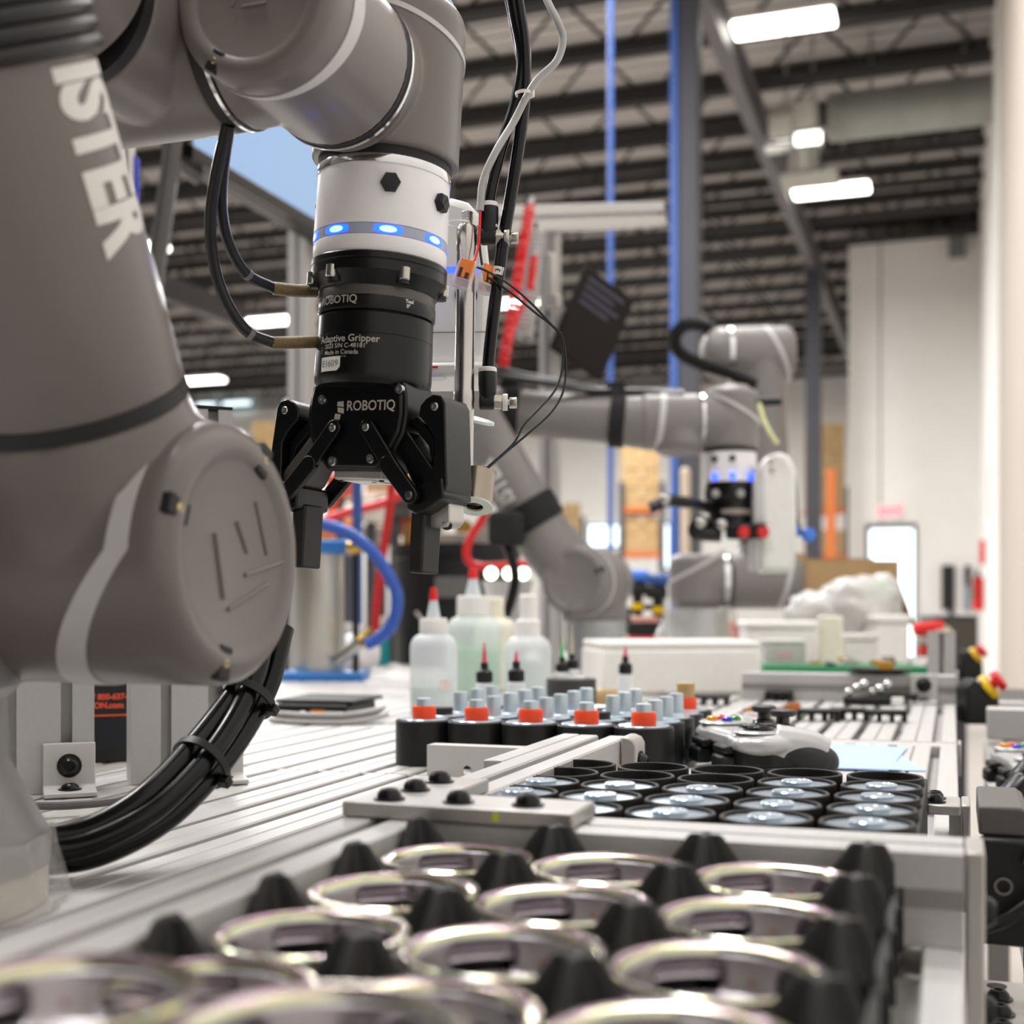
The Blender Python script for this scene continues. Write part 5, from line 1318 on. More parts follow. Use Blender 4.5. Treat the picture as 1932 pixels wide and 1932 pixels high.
# foam block
a0, a1 = W(1133, 1310, 2.02), W(1440, 1310, 2.06)
M = frame(((a0.x + a1.x) / 2, (a0.y + a1.y) / 2, .0006), UP, (a1 - a0) * V((1, 1, 0)) if False else V((a1.x - a0.x, a1.y - a0.y, 0)))
t = thing('foam_block', 'big white foam block lying behind the gamepad', 'foam', ((a0.x + a1.x) / 2, (a0.y + a1.y) / 2, 0))
fb = MB(); fb.box(-.130, .130, 0, .16, 0, .072, M)
part('block', fb, FOAM, t, bevel=.006)
part('lid', MB().box(-.128, .131, .002, .162, .0725, .084, M), FOAM, t, bevel=.005)

# ================================================================= GAMEPAD
SILV = mat('pearl_silver_plastic', (190, 189, 189), .3, .25, .02, 900, coat=.3)
def gamepad(C, rot, label, zoff=0.0, scale=1.0):
    t = thing('gamepad', label, 'game controller', (C[0], C[1], zoff), 0)
    uu = V((math.cos(rot), math.sin(rot), 0)); vv = V((-math.sin(rot), math.cos(rot), 0))
    Mx = Matrix(((uu.x, vv.x, 0, C[0]), (uu.y, vv.y, 0, C[1]), (0, 0, .86, zoff + .0015), (0, 0, 0, 1)))
    def c3(u, v, w): return Mx @ V((u * scale, v * scale, w * scale))
    m = MB()
    sil = [(-.058, .034), (-.040, .040), (-.022, .036), (.022, .036), (.040, .040), (.058, .034), (.070, .014), (.071, -.010), (.060, -.020), (.036, -.026), (.018, -.032), (-.018, -.032), (-.036, -.026), (-.060, -.020), (-.071, -.010), (-.070, .014)]
    m.prism([(u * scale, v * scale) for u, v in sil], .026 * scale, .037 * scale, Mx)
    m.prism([(u * scale * .90, v * scale * .86) for u, v in sil], .037 * scale, .0405 * scale, Mx)
    for s in (-1, 1):
        m.ball(c3(s * .050, .012, .032), 1, n=12) if False else None
        M = Mx @ Matrix.Translation(V((s * .049, .012, .032)) * scale) @ Matrix.Diagonal((.026 * scale, .028 * scale, .013 * scale, 1)); m.ball((0, 0, 0), 1, M, 12)
        M = Mx @ Matrix.Translation(V((s * .021, -.014, .034)) * scale) @ Matrix.Diagonal((.019 * scale, .019 * scale, .0115 * scale, 1)); m.ball((0, 0, 0), 1, M, 12)
        m.tube([c3(s * .052, .004, .030), c3(s * .060, -.020, .028), c3(s * .0645, -.034, .022)], .016 * scale, 14, rfun=lambda q: (.018 - .005 * q) * scale)
    part('top_shell', m, SILV, t, voxel=.0012 * scale, sm=6)
    m = MB()
    m.prism([(u * scale * .97, v * scale * .96) for u, v in sil], .010 * scale, .027 * scale, Mx)
    for s in (-1, 1): m.tube([c3(s * .054, -.006, .020), c3(s * .059, -.020, .018), c3(s * .063, -.032, .017)], .013 * scale, 12)
    part('bottom_shell', m, BLKPL, t, voxel=.0014 * scale, sm=4)
    for s in (-1, 1):
        g = MB(); g.tube([c3(s * .0560, .008, .0250), c3(s * .0605, -.008, .0240), c3(s * .0640, -.021, .0200), c3(s * .0655, -.032, .0155)], .016, 18, 10, rfun=lambda q: (.0075 + .0068 * math.sin(PI * (.10 + .58 * q))) * scale)
        g.ball(c3(s * .0655, -.032, .0155), .0125 * scale, n=10)
        part('rubber_grip', g, mat('soft_black_rubber', (44, 43, 44), .5, 0, .05, 300), t, voxel=.0012 * scale, sm=6)
        part('bumper', MB().box(s * .030 - .015, s * .030 + .015, .036, .046, .021, .029, Mx @ Matrix.Scale(scale, 4)), BLKPL, t, bevel=.002)
        part('trigger', MB().box(s * .032 - .013, s * .032 + .013, .034, .049, .004, .020, Mx @ Matrix.Scale(scale, 4)), BLKPL, t, bevel=.003)
        M = frame(c3(s * .0225, -.0135, .044), UP)
        k = scale
        sk = part('stick', MB().lathe([(0, 0), (.0108 * k, 0), (.0095 * k, .0022 * k), (.0058 * k, .0036 * k), (.0056 * k, .0088 * k), (.0062 * k, .0096 * k), (0, .0096 * k)], M, 36), mat('glossy_black', (14, 14, 15), .12, 0, .02, coat=.5), t)
        part('stick_top', MB().lathe([(0, .0092 * k), (.0092 * k, .0092 * k), (.0106 * k, .0102 * k), (.0110 * k, .0122 * k), (.0104 * k, .0140 * k), (.0082 * k, .0150 * k), (.0050 * k, .0143 * k), (0, .0140 * k)], M, 40), mat('soft_black_rubber', (44, 43, 44)), sk)
    M = frame(c3(-.045, .016, .0440), UP, uu)
    part('pad_plate', MB().lathe([(0, -.002), (.0210, -.002), (.0216, -.0012), (.0200, .0004), (0, .0004)], M, 48), SILV, t)
    dp = MB(); dp.lathe([(0, .0006), (.0125, .0006), (.0130, .0016), (.0120, .0036), (.006, .0030), (0, .0028)], M, 24)
    dp.box(-.0036, .0036, -.0128, .0128, .0010, .0046, M); dp.box(-.0128, .0128, -.0036, .0036, .0010, .0046, M)
    part('direction_pad', dp, mat('glossy_black', (14, 14, 15)), t, bevel=.0006)
    M2 = frame(c3(.045, .016, .0440), UP, uu)
    part('button_plate', MB().lathe([(0, -.002), (.0210, -.002), (.0216, -.0012), (.0200, .0004), (0, .0004)], M2, 48), SILV, t)
    for (a, b, nm, rgb) in ((-.0105, 0, 'blue', (40, 62, 206)), (.0105, 0, 'red', (236, 76, 40)), (0, .0105, 'amber', (244, 166, 24)), (0, -.0105, 'green', (66, 158, 36))):
        part('button', MB().lathe([(0, .0004), (.0046, .0004), (.0048, .0010), (.0047, .0034), (.0040, .0042), (0, .0044)], M2 @ Matrix.Translation((a, b, 0)), 24), mat(nm + '_gel', rgb, .12, 0, .03, coat=.5), t, label=nm + ' button')
    for s in (-1, 1): part('small_button', MB().lathe([(0, 0), (.0032, 0), (.0032, .0014), (.0026, .0020), (0, .0020)], frame(c3(s * .012, .010, .0405), UP), 16), BLKPL, t)
    return t
# controller axes: u = right hand side, v = towards its shoulder buttons
gamepad((-.158, 1.12), math.radians(118), 'silver gamepad with black grips and coloured buttons beside the pot tray')
gamepad((.085, 1.40), math.radians(100), 'second silver gamepad at the right edge on the neighbouring bench', -.045, 1.0)
# ================================================================= BEHIND THE POT TRAY AND ALONG THE BENCH
PAPER = mat('pale_blue_paper', (172, 192, 234), .8, 0, .02)
t = thing('paper_stack', 'pale blue paper notes lying flat right of the gamepad', 'paper', G(1590, 1430))
for k, (rot, off) in enumerate(((.10, (0, 0)), (-.05, (.004, .003)), (.22, (.010, .006)))):
    c = V((-.098 + off[0], 1.235 + off[1], 0)); M = T(c.x, c.y, .0004 + .0008 * (2 - k), rot)
    part('sheet', MB().box(-.047, .047, -.095, .10, 0, .0006, M), PAPER, t)
c = G(590, 1362); 
t = thing('control_box', 'flat black box with orange label among grey cable coils on the bench', 'box', (c.x, c.y, 0))
M = frame((c.x, c.y, .0006), UP, (RT * .97 - FW * .25) * V((1, 1, 0)))
part('case', MB().box(-.042, .050, -.015, .085, .0, .022, M), BLKPL, t, bevel=.003)
part('lid', MB().box(-.046, .056, -.010, .095, .0222, .027, M), mat('dark_grey_lid', (36, 36, 36), .5), t, bevel=.002)
part('orange_label', MB().box(.004, .022, -.0158, -.0152, .004, .0155, M), mat('orange_plastic', (240, 132, 34)), t)
part('grey_label', MB().box(.0225, .046, -.0157, -.0152, .006, .014, M), STRIPE, t)
b = MB(); bolt(b, M @ V((-.006, -.015, .010)), -(M.to_3x3() @ Y_), .0040, .003); part('steel_button', b, STEEL, t)
t = thing('cable_coil', 'loops of light grey cable round the flat black box', 'cable', (c.x, c.y - .02, 0))
for k in range(4):
    P = []
    for s in range(13):
        a = PI * 1.02 + PI * .98 * s / 12
        P.append(M @ V((.014 + (.062 + .004 * k) * math.cos(a), .022 + (.058 + .004 * k) * math.sin(a) * .9, .0030 + .0042 * (k % 3) + (.006 if s > 8 else 0) * (s - 8) / 4)))
    part('loop', MB().tube(P, .0029, 8, 4), GCAB, t)
# cross rail standing on the bench further back with a post and parts on it
yR = 1.955
xr0, xr1 = -.30, .0045
t = thing('far_rail', 'pale cross rail standing on the bench behind the foam block', 'rail', (-.15, yR, 0))
pq = profile_poly(.04, .04)
m = MB(); m.add([(x, yR + .02 + a, .0405 + b) for x in (xr0, xr1) for a, b in pq], [list(range(16)), list(range(16, 32))[::-1]] + [(i, (i + 1) % 16, 16 + (i + 1) % 16, 16 + i) for i in range(16)])
part('rail', m, ALU, t); part('side_slot_shade', MB().box(xr0, xr1, yR - .0006, yR, .016, .0245), SLOT, t)  # strip on the front carries the slot's shade as colour
t = thing('corner_bracket', 'small angle bracket with black bolt at the right end of the far rail', 'bracket', (-.035, yR - .02, 0))
part('bracket', MB().box(-.058, -.020, yR - .005, yR - .0008, .0006, .042).box(-.058, -.020, yR - .035, yR - .005, .0006, .005), STRIPE, t, bevel=.001)
b = MB(); bolt(b, (-.039, yR - .005, .027), (0, -1, 0), .0085, .006); part('bolt', b, BLKMET, t)
b = MB(); bolt(b, (-.039, yR - .02, .005), (0, 0, 1), .007, .005); part('bolt', b, BLKMET, t)
t = thing('upright_post', 'short slotted aluminium post at the right bench edge behind the far rail', 'post', (-.02, 2.08, 0))
part('profile', vprofile(MB(), -.0365, 2.08, .041, .04, .0006, .098, (.0205,)), ALU, t)
part('end_cap', MB().box(-.0365, .0045, 2.08, 2.12, .098, .101), ALU2, t)
# clamps and knobs lying on the slotted profiles
def clamp(px, py, label, col=BLKPL, w=.034):
    c = G(px, py); 
    t = thing('edge_clip', label, 'clip', (c.x, c.y, 0)); t['group'] = 'black toothed clips on the bench'
    m = MB(); M = T(c.x, c.y, .0008)
    m.box(-w / 2, w / 2, -.012, .012, .008, .014, M)
    part('bar', m, col, t, bevel=.002)
    for k in range(4): part('tooth', MB().box(-w / 2 + k * w / 3.4, -w / 2 + k * w / 3.4 + .005, -.013, .010, 0, .008, M), col, t)
clamp(1545, 1360, 'black toothed clip on the bench behind the gamepad sticks, left of three in front', w=.052)
clamp(1602, 1358, 'black toothed clip on the bench, middle of three in front of the far rail', w=.046)
clamp(1672, 1362, 'black toothed clip on the bench, right of three in front of the far rail', w=.05)
clamp(1340, 1330, 'black toothed clip in the slot beside the pot tray back corner', w=.055)
clamp(1685, 1328, 'black toothed clip below the small corner bracket', w=.07)
clamp(1470, 1322, 'black clip behind the brown wood pieces', w=.04)
WOODB = mat('brown_shavings', (176, 104, 44), .8, 0, .25, 120, .3, 300)
for (px, py, sx, sy, lab) in ((1440, 1352, .07, .055, 'heap of brown chips on the bench behind the gamepad'), (1500, 1347, .03, .02, 'small brown chip pile right of the bigger heap')):
    c = G(px, py); m = MB(); random.seed(px)
    for k in range(26):
        a, r = random.uniform(0, 2 * PI), math.sqrt(random.random())
        m.cbox((0, 0, 0), .011, .006, .003, Matrix.Translation((c.x + r * math.cos(a) * sx / 2, c.y + r * math.sin(a) * sy, .004 + .010 * (1 - r))) @ Matrix.Rotation(a * 3, 4, 'Z') @ Matrix.Rotation(.4 * math.sin(k), 4, 'X'))
    single('brown_chips', m, WOODB, lab, 'chips', (c.x, c.y, 0), kind='stuff')
c = G(1640, 1330)
t = thing('ball_rack', 'shiny steel balls in a black holder on the bench before the far rail', 'steel balls', (c.x, c.y, 0))
part('holder', MB().box(c.x - .035, c.x + .03, c.y - .015, c.y + .015, .0006, .012), BLKPL, t, bevel=.002)
for k in range(6): part('steel_ball', MB().ball((c.x - .028 + .0105 * k, c.y + .006 * (k % 2), .0175 + .006 * (k % 3)), .0062, n=10), CHROME, t)
part('white_block', MB().box(c.x + .031, c.x + .047, c.y - .02, c.y, .0006, .012), WHITE, t, bevel=.001)
# on the far section: green trays, boards, boxes
gz = .0415
t = thing('green_tray', 'long green tray of small boards behind the far rail', 'tray', W(1600, 1250, 2.3))
a0, a1 = W(1440, 1260, 2.25), W(1752, 1260, 2.25)
GMx = frame((a0.x, a0.y, .0006), UP, V((a1.x - a0.x, a1.y - a0.y, 0))); GL = (a1 - a0).length
part('tray', MB().box(0, GL, 0, .16, 0, .034, GMx), GREEN, t, bevel=.003)
random.seed(11)
for k in range(14):
    x = random.uniform(.09, GL - .05); y = random.uniform(.01, .1); w = random.uniform(.008, .022)
    part('board_part', MB().box(x, x + w, y, y + w, .0342, .0342 + random.uniform(.005, .016), GMx), [STEEL, BLKPL, STRIPE, mat('ochre_part', (196, 148, 60), .5)][k % 4], t, bevel=.001)
t = thing('dark_dish', 'flat black dish standing on the far rail in front of the green tray', 'dish', W(1664, 1268, 2.0))
c = W(1664, 1270, 1.985); part('dish', MB().lathe([(0, .0412), (.030, .0412), (.046, .047), (.047, .049), (.030, .0445), (0, .0445)], T(c.x, yR + .02), 40), BLKPL, t)
part('ochre_part', MB().cbox((c.x + .01, yR + .02, .052), .022, .014, .014), mat('ochre_part', (196, 148, 60)), t, bevel=.002)
t = thing('pink_bag_box', 'small clear tray with a pink printed bag on the green tray', 'box', W(1485, 1225, 2.42))
c0_ = W(1445, 1238, 2.42); M = frame((c0_.x, c0_.y, .0352), UP, RT)
part('box', MB().box(0, .075, 0, .07, 0, .036, M), mat('clear_box', (226, 222, 220), .2, 0, .03, trans=.4), t, bevel=.003)
part('print', MB().box(.02, .05, -.0006, -.0002, .010, .018, M), mat('pink_print', (232, 170, 180), .5), t)
part('lid', MB().box(-.002, .077, -.002, .072, .0362, .041, M), WHITE, t, bevel=.001)
# stack of white foam boxes and a bag of wrap in front of a cardboard box
def block(name, label, px0, px1, py0, py1, d, dep, m, cat, bevel=.006, z0=None, lid=False):
    a, b = W(px0, py1, d), W(px1, py1, d); L = (b - a).length; z1 = .143 + (HY - py0) / FPX * d; zb = .143 + (HY - py1) / FPX * d if z0 is None else z0
    t = thing(name, label, cat, ((a.x + b.x) / 2, (a.y + b.y) / 2, zb)); M = frame((a.x, a.y, zb), UP, RT)
    part('body', MB().box(0, L, 0, dep, 0, (z1 - zb) * (.84 if lid else 1), M), m, t, bevel=bevel)
    if lid: part('lid', MB().box(-.004, L + .004, -.004, dep + .004, (z1 - zb) * .845, z1 - zb, M), m, t, bevel=bevel)
    return t, M, L, z1 - zb
block('foam_box', 'white foam box lying behind the foam block, left of the plastic bag', 1412, 1545, 1172, 1235, 2.75, .12, FOAM, 'foam', z0=.0006, lid=True)
block('foam_box', 'white foam box at the right of the heap in front of the cardboard box', 1655, 1716, 1160, 1245, 2.8, .12, FOAM, 'foam', z0=.0006, lid=True)
block('foam_sheet', 'cream foam slab standing upright between the white foam boxes', 1546, 1592, 1162, 1235, 2.62, .025, mat('cream_foam', (236, 234, 214), .8), 'foam', z0=.0006)
block('grey_carton', 'pale grey white carton beside the cream foam slab', 1592, 1656, 1196, 1240, 2.66, .08, mat('pale_carton', (222, 218, 214), .7), 'box', .003, z0=.0006, lid=True)
block('foam_box', 'white foam slab under the plastic bag in the heap', 1560, 1700, 1168, 1210, 2.95, .12, FOAM, 'foam', z0=.0006)
# cardboard box with open flaps
d = 3.25; zf = .0006
a, b = W(1528, 1200, d), W(1712, 1200, d); L = (b - a).length; M = frame((a.x, a.y, zf), UP, RT)
t = thing('cardboard_box', 'open brown cardboard box behind the plastic bag', 'box', (a.x, a.y, zf)); hh = .143 + (HY - 1046) / FPX * d
part('back_panel', MB().box(0, L, .30, .304, 0, hh, M), CARD, t); part('front_panel', MB().box(0, L, .07, .074, 0, hh * .95, M), CARD, t)
part('side_panel', MB().box(0, .004, .07, .30, 0, hh * 1.0, M), CARD, t); part('side_panel', MB().box(L - .004, L, .07, .30, 0, hh * .9, M), CARD, t)
part('flap', MB().box(0, .004, 0, .18, -hh * .5, 0, M @ Matrix.Translation((L, .10, hh * .8)) @ Matrix.Rotation(-.35, 4, 'Y')), CARD, t)
part('flap', MB().box(-.022, 0, .07, .074, hh * .2, hh * 1.02, M), CARD, t)
# plastic bag
BAGM = mat('crumpled_clear_bag', (238, 238, 236), .25, 0, .03, 20, .6, 60, trans=.25, alpha=.85)
t = thing('plastic_bag', 'crumpled clear plastic bag heaped on the foam boxes', 'bag', W(1600, 1170, 2.9))
def lump(c, rx, ry, rz, seed, n=28, amp=.22):
    m = MB(); vs = []; fs = []
    for i in range(n + 1):
        th = PI * i / n
        for k in range(2 * n):
            ph = PI * k / n; p = V((math.sin(th) * math.cos(ph), math.sin(th) * math.sin(ph), math.cos(th)))
            q = 1 + amp * (noise.noise(p * 2.1 + V((seed, 0, 0))) + .55 * abs(noise.noise(p * 5 + V((0, seed, 0)))) + .25 * abs(noise.noise(p * 11 + V((0, 0, seed)))))
            vs.append(c + RT * p.x * rx * q + FW * p.y * ry * q + UP * p.z * rz * q)
    for i in range(n):
        for k in range(2 * n): fs.append((i * 2 * n + k, i * 2 * n + (k + 1) % (2 * n), (i + 1) * 2 * n + (k + 1) % (2 * n), (i + 1) * 2 * n + k))
    return m.add(vs, fs)
part('bag', lump(W(1618, 1140, 2.95), .094, .08, .060, 3.0), BAGM, t, ang=60)
part('bag_tail', lump(W(1538, 1150, 2.95), .062, .06, .040, 9.0, 20), BAGM, t, ang=60)
part('bag_neck', lump(W(1668, 1118, 2.97), .034, .04, .042, 5.0, 16), BAGM, t, ang=60)
part('green_print', lump(W(1655, 1118, 2.90), .030, .012, .022, 2.0, 14), mat('pale_green_film', (218, 240, 200), .3, 0, .03, trans=.2, alpha=.6), t, ang=60)
# ================================================================= LEFT BACK: POT, DRUM, HOSES
D = 2.45
t = thing('pressure_pot', 'steel pressure pot between blue clamp plates, behind the gripper', 'pot', W(600, 1277, D))
c = W(604, 1265, D); zb = .143 + (HY - 1276) / FPX * D
z = lambda py, dd=D: .143 + (HY - py) / FPX * dd
m = MB(); M = frame((c.x, c.y, 0), UP, RT)
part('base_plate', MB().box(-.092, .088, -.06, .06, z(1288), z(1266), M), BLUE, t, bevel=.003)
part('vessel', MB().lathe([(0, z(1266)), (.046, z(1266)), (.047, z(1262)), (.047, z(1045)), (0, z(1045))], M, 48), mat('brushed_pot_steel', (190, 186, 178), .35, .8, .05, 20, .1, 300, aniso=(1, 1, .1)), t)
part('top_plate', MB().box(-.060, .068, -.055, .055, z(1046), z(1020), M), BLUE, t, bevel=.006)
part('tie_rod', MB().cyl(M @ V((.071, -.03, z(1266))), M @ V((.071, -.03, z(1016))), .006, n=12), BLKPL, t)
part('tie_rod', MB().cyl(M @ V((-.071, .03, z(1266))), M @ V((-.071, .03, z(1016))), .006, n=12), BLKPL, t)
part('brass_fitting', MB().cyl(M @ V((.060, -.058, z(1036))), M @ V((.085, -.065, z(1036))), .012, n=8).ball(M @ V((.078, -.06, z(1030))), .014, n=8), mat('brass', (196, 160, 84), .3, 1), t)
part('elbow_fitting', MB().cyl(M @ V((.04, -.045, z(1245))), M @ V((.085, -.06, z(1210))), .011, n=12), STEEL, t)
part('brass_fitting', MB().cyl(M @ V((.085, -.06, z(1210))), M @ V((.108, -.06, z(1190))), .013, n=8), mat('brass', (196, 160, 84)), t)
part('orange_cap', MB().lathe([(0, z(1020)), (.03, z(1020)), (.028, z(996)), (0, z(996))], frame((c.x, c.y, 0), UP), 24), mat('orange_plastic', (240, 132, 34)), t)
hp = [(560, 985), (610, 990), (660, 1008), (710, 1050), (745, 1110), (748, 1150), (735, 1185), (708, 1208), (690, 1216)]
hose('blue_hose', 'thick blue hose arching from behind the gripper down to the steel pot', [(x, y, D - .09) for x, y in hp], .0115, mat('blue_rubber_hose', (52, 88, 176), .35, 0, .05))
def post(name, label, px0, px1, d, y0, m, zlow=.0006):
    c = W((px0 + px1) / 2, y0, d); w = (px1 - px0) / FPX * d
    t = thing(name, label, 'post', (c.x, c.y, zlow)); part('shaft', MB().cyl((c.x, c.y, zlow), (c.x, c.y, c.z), w / 2, n=16), m, t); part('collar', MB().cyl((c.x, c.y, zlow), (c.x, c.y, zlow + .02), w * .8, n=16), m, t)
post('blue_post', 'blue upright pipe behind the steel pot', 664, 684, 2.9, 880, NAVY)
hose('red_hose', 'red air hose crossing behind the gripper palm', [(600, 985, 3.0), (650, 968, 3.0), (720, 950, 3.0), (770, 925, 3.0), (830, 880, 3.0), (840, 830, 3.0), (800, 790, 3.0)], .0105, mat('red_air_hose', (228, 62, 66), .35))
hose('red_hose', 'red upright hose between the blue pipe and the black drum', [(742, 880, 3.0), (735, 960, 3.0), (722, 1050, 3.0), (712, 1130, 3.0), (705, 1215, 3.0)], .0105, mat('dark_red_hose', (196, 40, 40), .4))
hose('red_hose', 'orange red hose rising left behind the gripper finger', [(612, 1000, 3.05), (630, 950, 3.05), (655, 890, 3.05), (690, 840, 3.05)], .009, mat('orange_red_hose', (226, 92, 56), .4))
hose('red_hose', 'bright red hose bending down to the tall bottle tip right of the gripper', [(925, 900, 2.7), (918, 960, 2.7), (885, 1020, 2.7), (882, 1055, 2.7), (905, 1068, 2.7), (960, 1066, 2.7), (1000, 1062, 2.7)], .0085, RED)
D = 3.15
t = thing('black_drum', 'tall black plastic drum behind the milky bottles', 'drum', W(862, 1250, D)); c = W(862, 1240, D)
part('body', MB().lathe([(0, .0006), (.142, .0006), (.148, .006), (.152, .25), (.156, .253), (.156, z(1030, D)), (0, z(1030, D))], T(c.x, c.y), 56), BLKPL, t)
part('rim', MB().ring((c.x, c.y, z(1048, D)), (c.x, c.y, z(1036, D)), .160, .15, 56), BLKPL, t)
part('sticker', MB().lathe([(.1536, z(1128, D)), (.1536, z(1090, D))], frame((c.x, c.y, 0), UP, -FW), 12, -.30, .20), mat('grey_sticker', (104, 102, 100), .6), t)
hh_ = MB().tube([W(785, 1155, D - .16), W(805, 1180, D - .18), W(830, 1210, D - .18)], .004, 8); part('handle_wire', hh_, GCAB, t)
pm2 = MB()
random.seed(5)
t2 = thing('pump_head', 'cluttered grey valves and fittings on top of the black drum', 'pump', (c.x, c.y, z(1030, D)))
for k in range(16):
    x = random.uniform(-.16, .22); y = random.uniform(-.06, .1); h = random.uniform(.03, .10); r = random.uniform(.010, .026)
    zb2 = z(1030, D)
    p = V((c.x, c.y, zb2)) + RT * x + FW * y
    if abs(x) > .15: p = V((c.x, c.y, zb2)) + RT * (x * .7)
    part(['valve', 'fitting', 'gauge'][k % 3], MB().cyl(p, p + UP * h, r, r * .8, 14) if k % 3 else MB().cyl(p, p + UP * h * .5, r * .5, n=10).cyl(p + UP * h * .6 - FW * .008, p + UP * h * .6 + FW * .02, r * 1.1, n=20), [STEEL, BLKPL, mat('warm_grey_valve', (176, 168, 158), .5, .3), mat('brass', (196, 160, 84))][k % 4], t2)
part('manifold', MB().cbox((0, 0, 0), .24, .08, .03, frame(V((c.x, c.y, z(1030, D) + .0155)), UP, RT)), mat('warm_grey_valve', (176, 168, 158)), t2, bevel=.004)
for (px, py, dd, rgb, w, h, lab) in ((652, 1200, 3.0, (30, 158, 160), .050, .075, 'teal plastic bottle left behind the steel pot'), (716, 1190, 3.05, (30, 158, 160), .045, .09, 'teal plastic bottle beside the red upright hose')):
    c = W(px, py, dd); c.z = .0006
    t = thing('teal_bottle', lab, 'bottle', c); part('body', MB().lathe(bottle_prof(w * .55, h, .012), T(c.x, c.y), 28), mat('teal_plastic', rgb, .4), t); part('cap', MB().lathe([(0, h + .003), (.014, h + .003), (.014, h + .025), (0, h + .025)], T(c.x, c.y), 20), WHITE, t)
c = W(676, 1240, 2.75)
t = thing('white_sack', 'small crumpled white sack between the steel pot and the black drum', 'bag', (c.x, c.y, 0))
m = lump(V((c.x, c.y, .040)), .042, .04, .042, 7.0, 18, .2)
for v in m.v: v.z = max(v.z, .0008)
part('sack', m, mat('white_sack_cloth', (226, 222, 224), .7), t, ang=60); part('tie', MB().cyl((c.x, c.y, .078), (c.x, c.y, .10), .010, .016, 12), mat('white_sack_cloth', (226, 222, 224)), t)
# gantry beam, coil hoses, dark monitor
D = 2.9
def beam_pt(px, py, dd): return W(px, py, dd)
t = thing('gantry_beam', 'pale horizontal aluminium gantry beam on an upright, behind the hoses', 'gantry', W(1022, 420, 2.9))
b0, b1 = W(900, 418, 2.55), W(1241, 405, 3.0); bd_ = (b1 - b0).normalized(); bu = UP; M = frame(b0, bd_, UP)
Lb = (b1 - b0).length; h = .0245
m = MB()
m.prism([(-.026, .02), (-.004, .02), (-.004, .006), (.004, .006), (.004, .02), (.026, .02), (.026, -.02), (-.026, -.02)], 0, Lb, M)
part('beam', m, ALU, t, bevel=.002)
part('end_cap', MB().prism([(-.026, -.02), (.026, -.02), (.026, .02), (-.026, .02)], Lb, Lb + .004, M), ALU2, t)
c = W(1022, 380, 2.72); 
part('upright', vprofile(MB(), c.x - .019, c.y + .04, .038, .038, .0006, c.z, (.019,)), ALU, t)
part('joint_plate', MB().cbox((c.x, c.y + .036, W(1022, 430, 2.72).z), .042, .006, .09), ALU2, t, bevel=.002)
b = MB(); bolt(b, V((c.x - .008, c.y + .033, W(1014, 420, 2.72).z)), (0, -1, 0), .007, .006); part('bolt', b, BLKMET, t)
part('side_clamp', MB().cbox(W(1036, 520, 2.70), .03, .03, .09).cbox(W(1046, 570, 2.7), .03, .03, .03), ALU2, t, bevel=.004)
def coil(name, label, p0, p1, R, r, turns, m):
    p0, p1 = V(p0), V(p1); M = frame(p0, p1 - p0); L = (p1 - p0).length; n = turns * 12
    P = [M @ V((R * math.cos(2 * PI * k / 12), R * math.sin(2 * PI * k / 12), L * k / n)) for k in range(n + 1)]
    t = thing(name, label, 'hose', p0); part('coil', MB().tube(P, r, 6, smooth=False), m, t); part('end_fitting', MB().cyl(p1, p1 + (p1 - p0).normalized() * .02, R * .7, n=12), STEEL, t); return t
REDC = mat('red_coil_hose', (236, 40, 44), .3, 0, .03)
coil('coil_hose', 'red coiled air hose hanging from the gantry beam, left of the upright', W(948, 700, 2.45), W(1000, 390, 2.52), .0085, .0034, 30, REDC)
coil('coil_hose', 'short red coiled air hose beside the upright', W(1000, 545, 2.55), W(1008, 485, 2.55), .0062, .003, 9, REDC)
coil('coil_hose', 'second red coiled hose crossing lower behind the black hoses', W(960, 640, 2.58), W(992, 560, 2.58), .005, .0026, 10, REDC)
coil('coil_hose', 'grey coiled hose hanging beside the gantry upright', W(990, 640, 2.62), W(1014, 440, 2.62), .0145, .0045, 24, GCAB)
# tilted dark monitor
c = W(1124, 604, 2.75)
t = thing('dark_monitor', 'dark tilted monitor with faint text lines beside the gantry upright', 'monitor', c)
ux = (RT * .83 + FW * .5 - UP * .46).normalized(); uy = (UP * .97 + RT * .30 + FW * .15); uy = (uy - ux * uy.dot(ux)).normalized()
nn = ux.cross(uy); M = Matrix(((ux.x, uy.x, nn.x, c.x), (ux.y, uy.y, nn.y, c.y), (ux.z, uy.z, nn.z, c.z), (0, 0, 0, 1)))
DM = mat('dark_brown_screen', (30, 24, 21), .6, 0, .06, spec=.2)
part('body', MB().box(-.070, .070, -.108, .092, -.016, 0, M), DM, t, bevel=.004)
part('screen', MB().box(-.066, .066, -.104, .088, 0, .0008, M), DM, t)
LN = mat('faint_screen_text', (62, 62, 78), .6)
for k in range(4): part('text_line', MB().box(-.055, .045 - .02 * (k % 2), .066 - .018 * k, .074 - .018 * k, .0009, .0014, M), LN, t)
part('mount_arm', MB().tube([M @ V((0, 0, -.016)), W(1075, 600, 2.85), W(1036, 590, 2.76)], .012, 10), BLKPL, t)
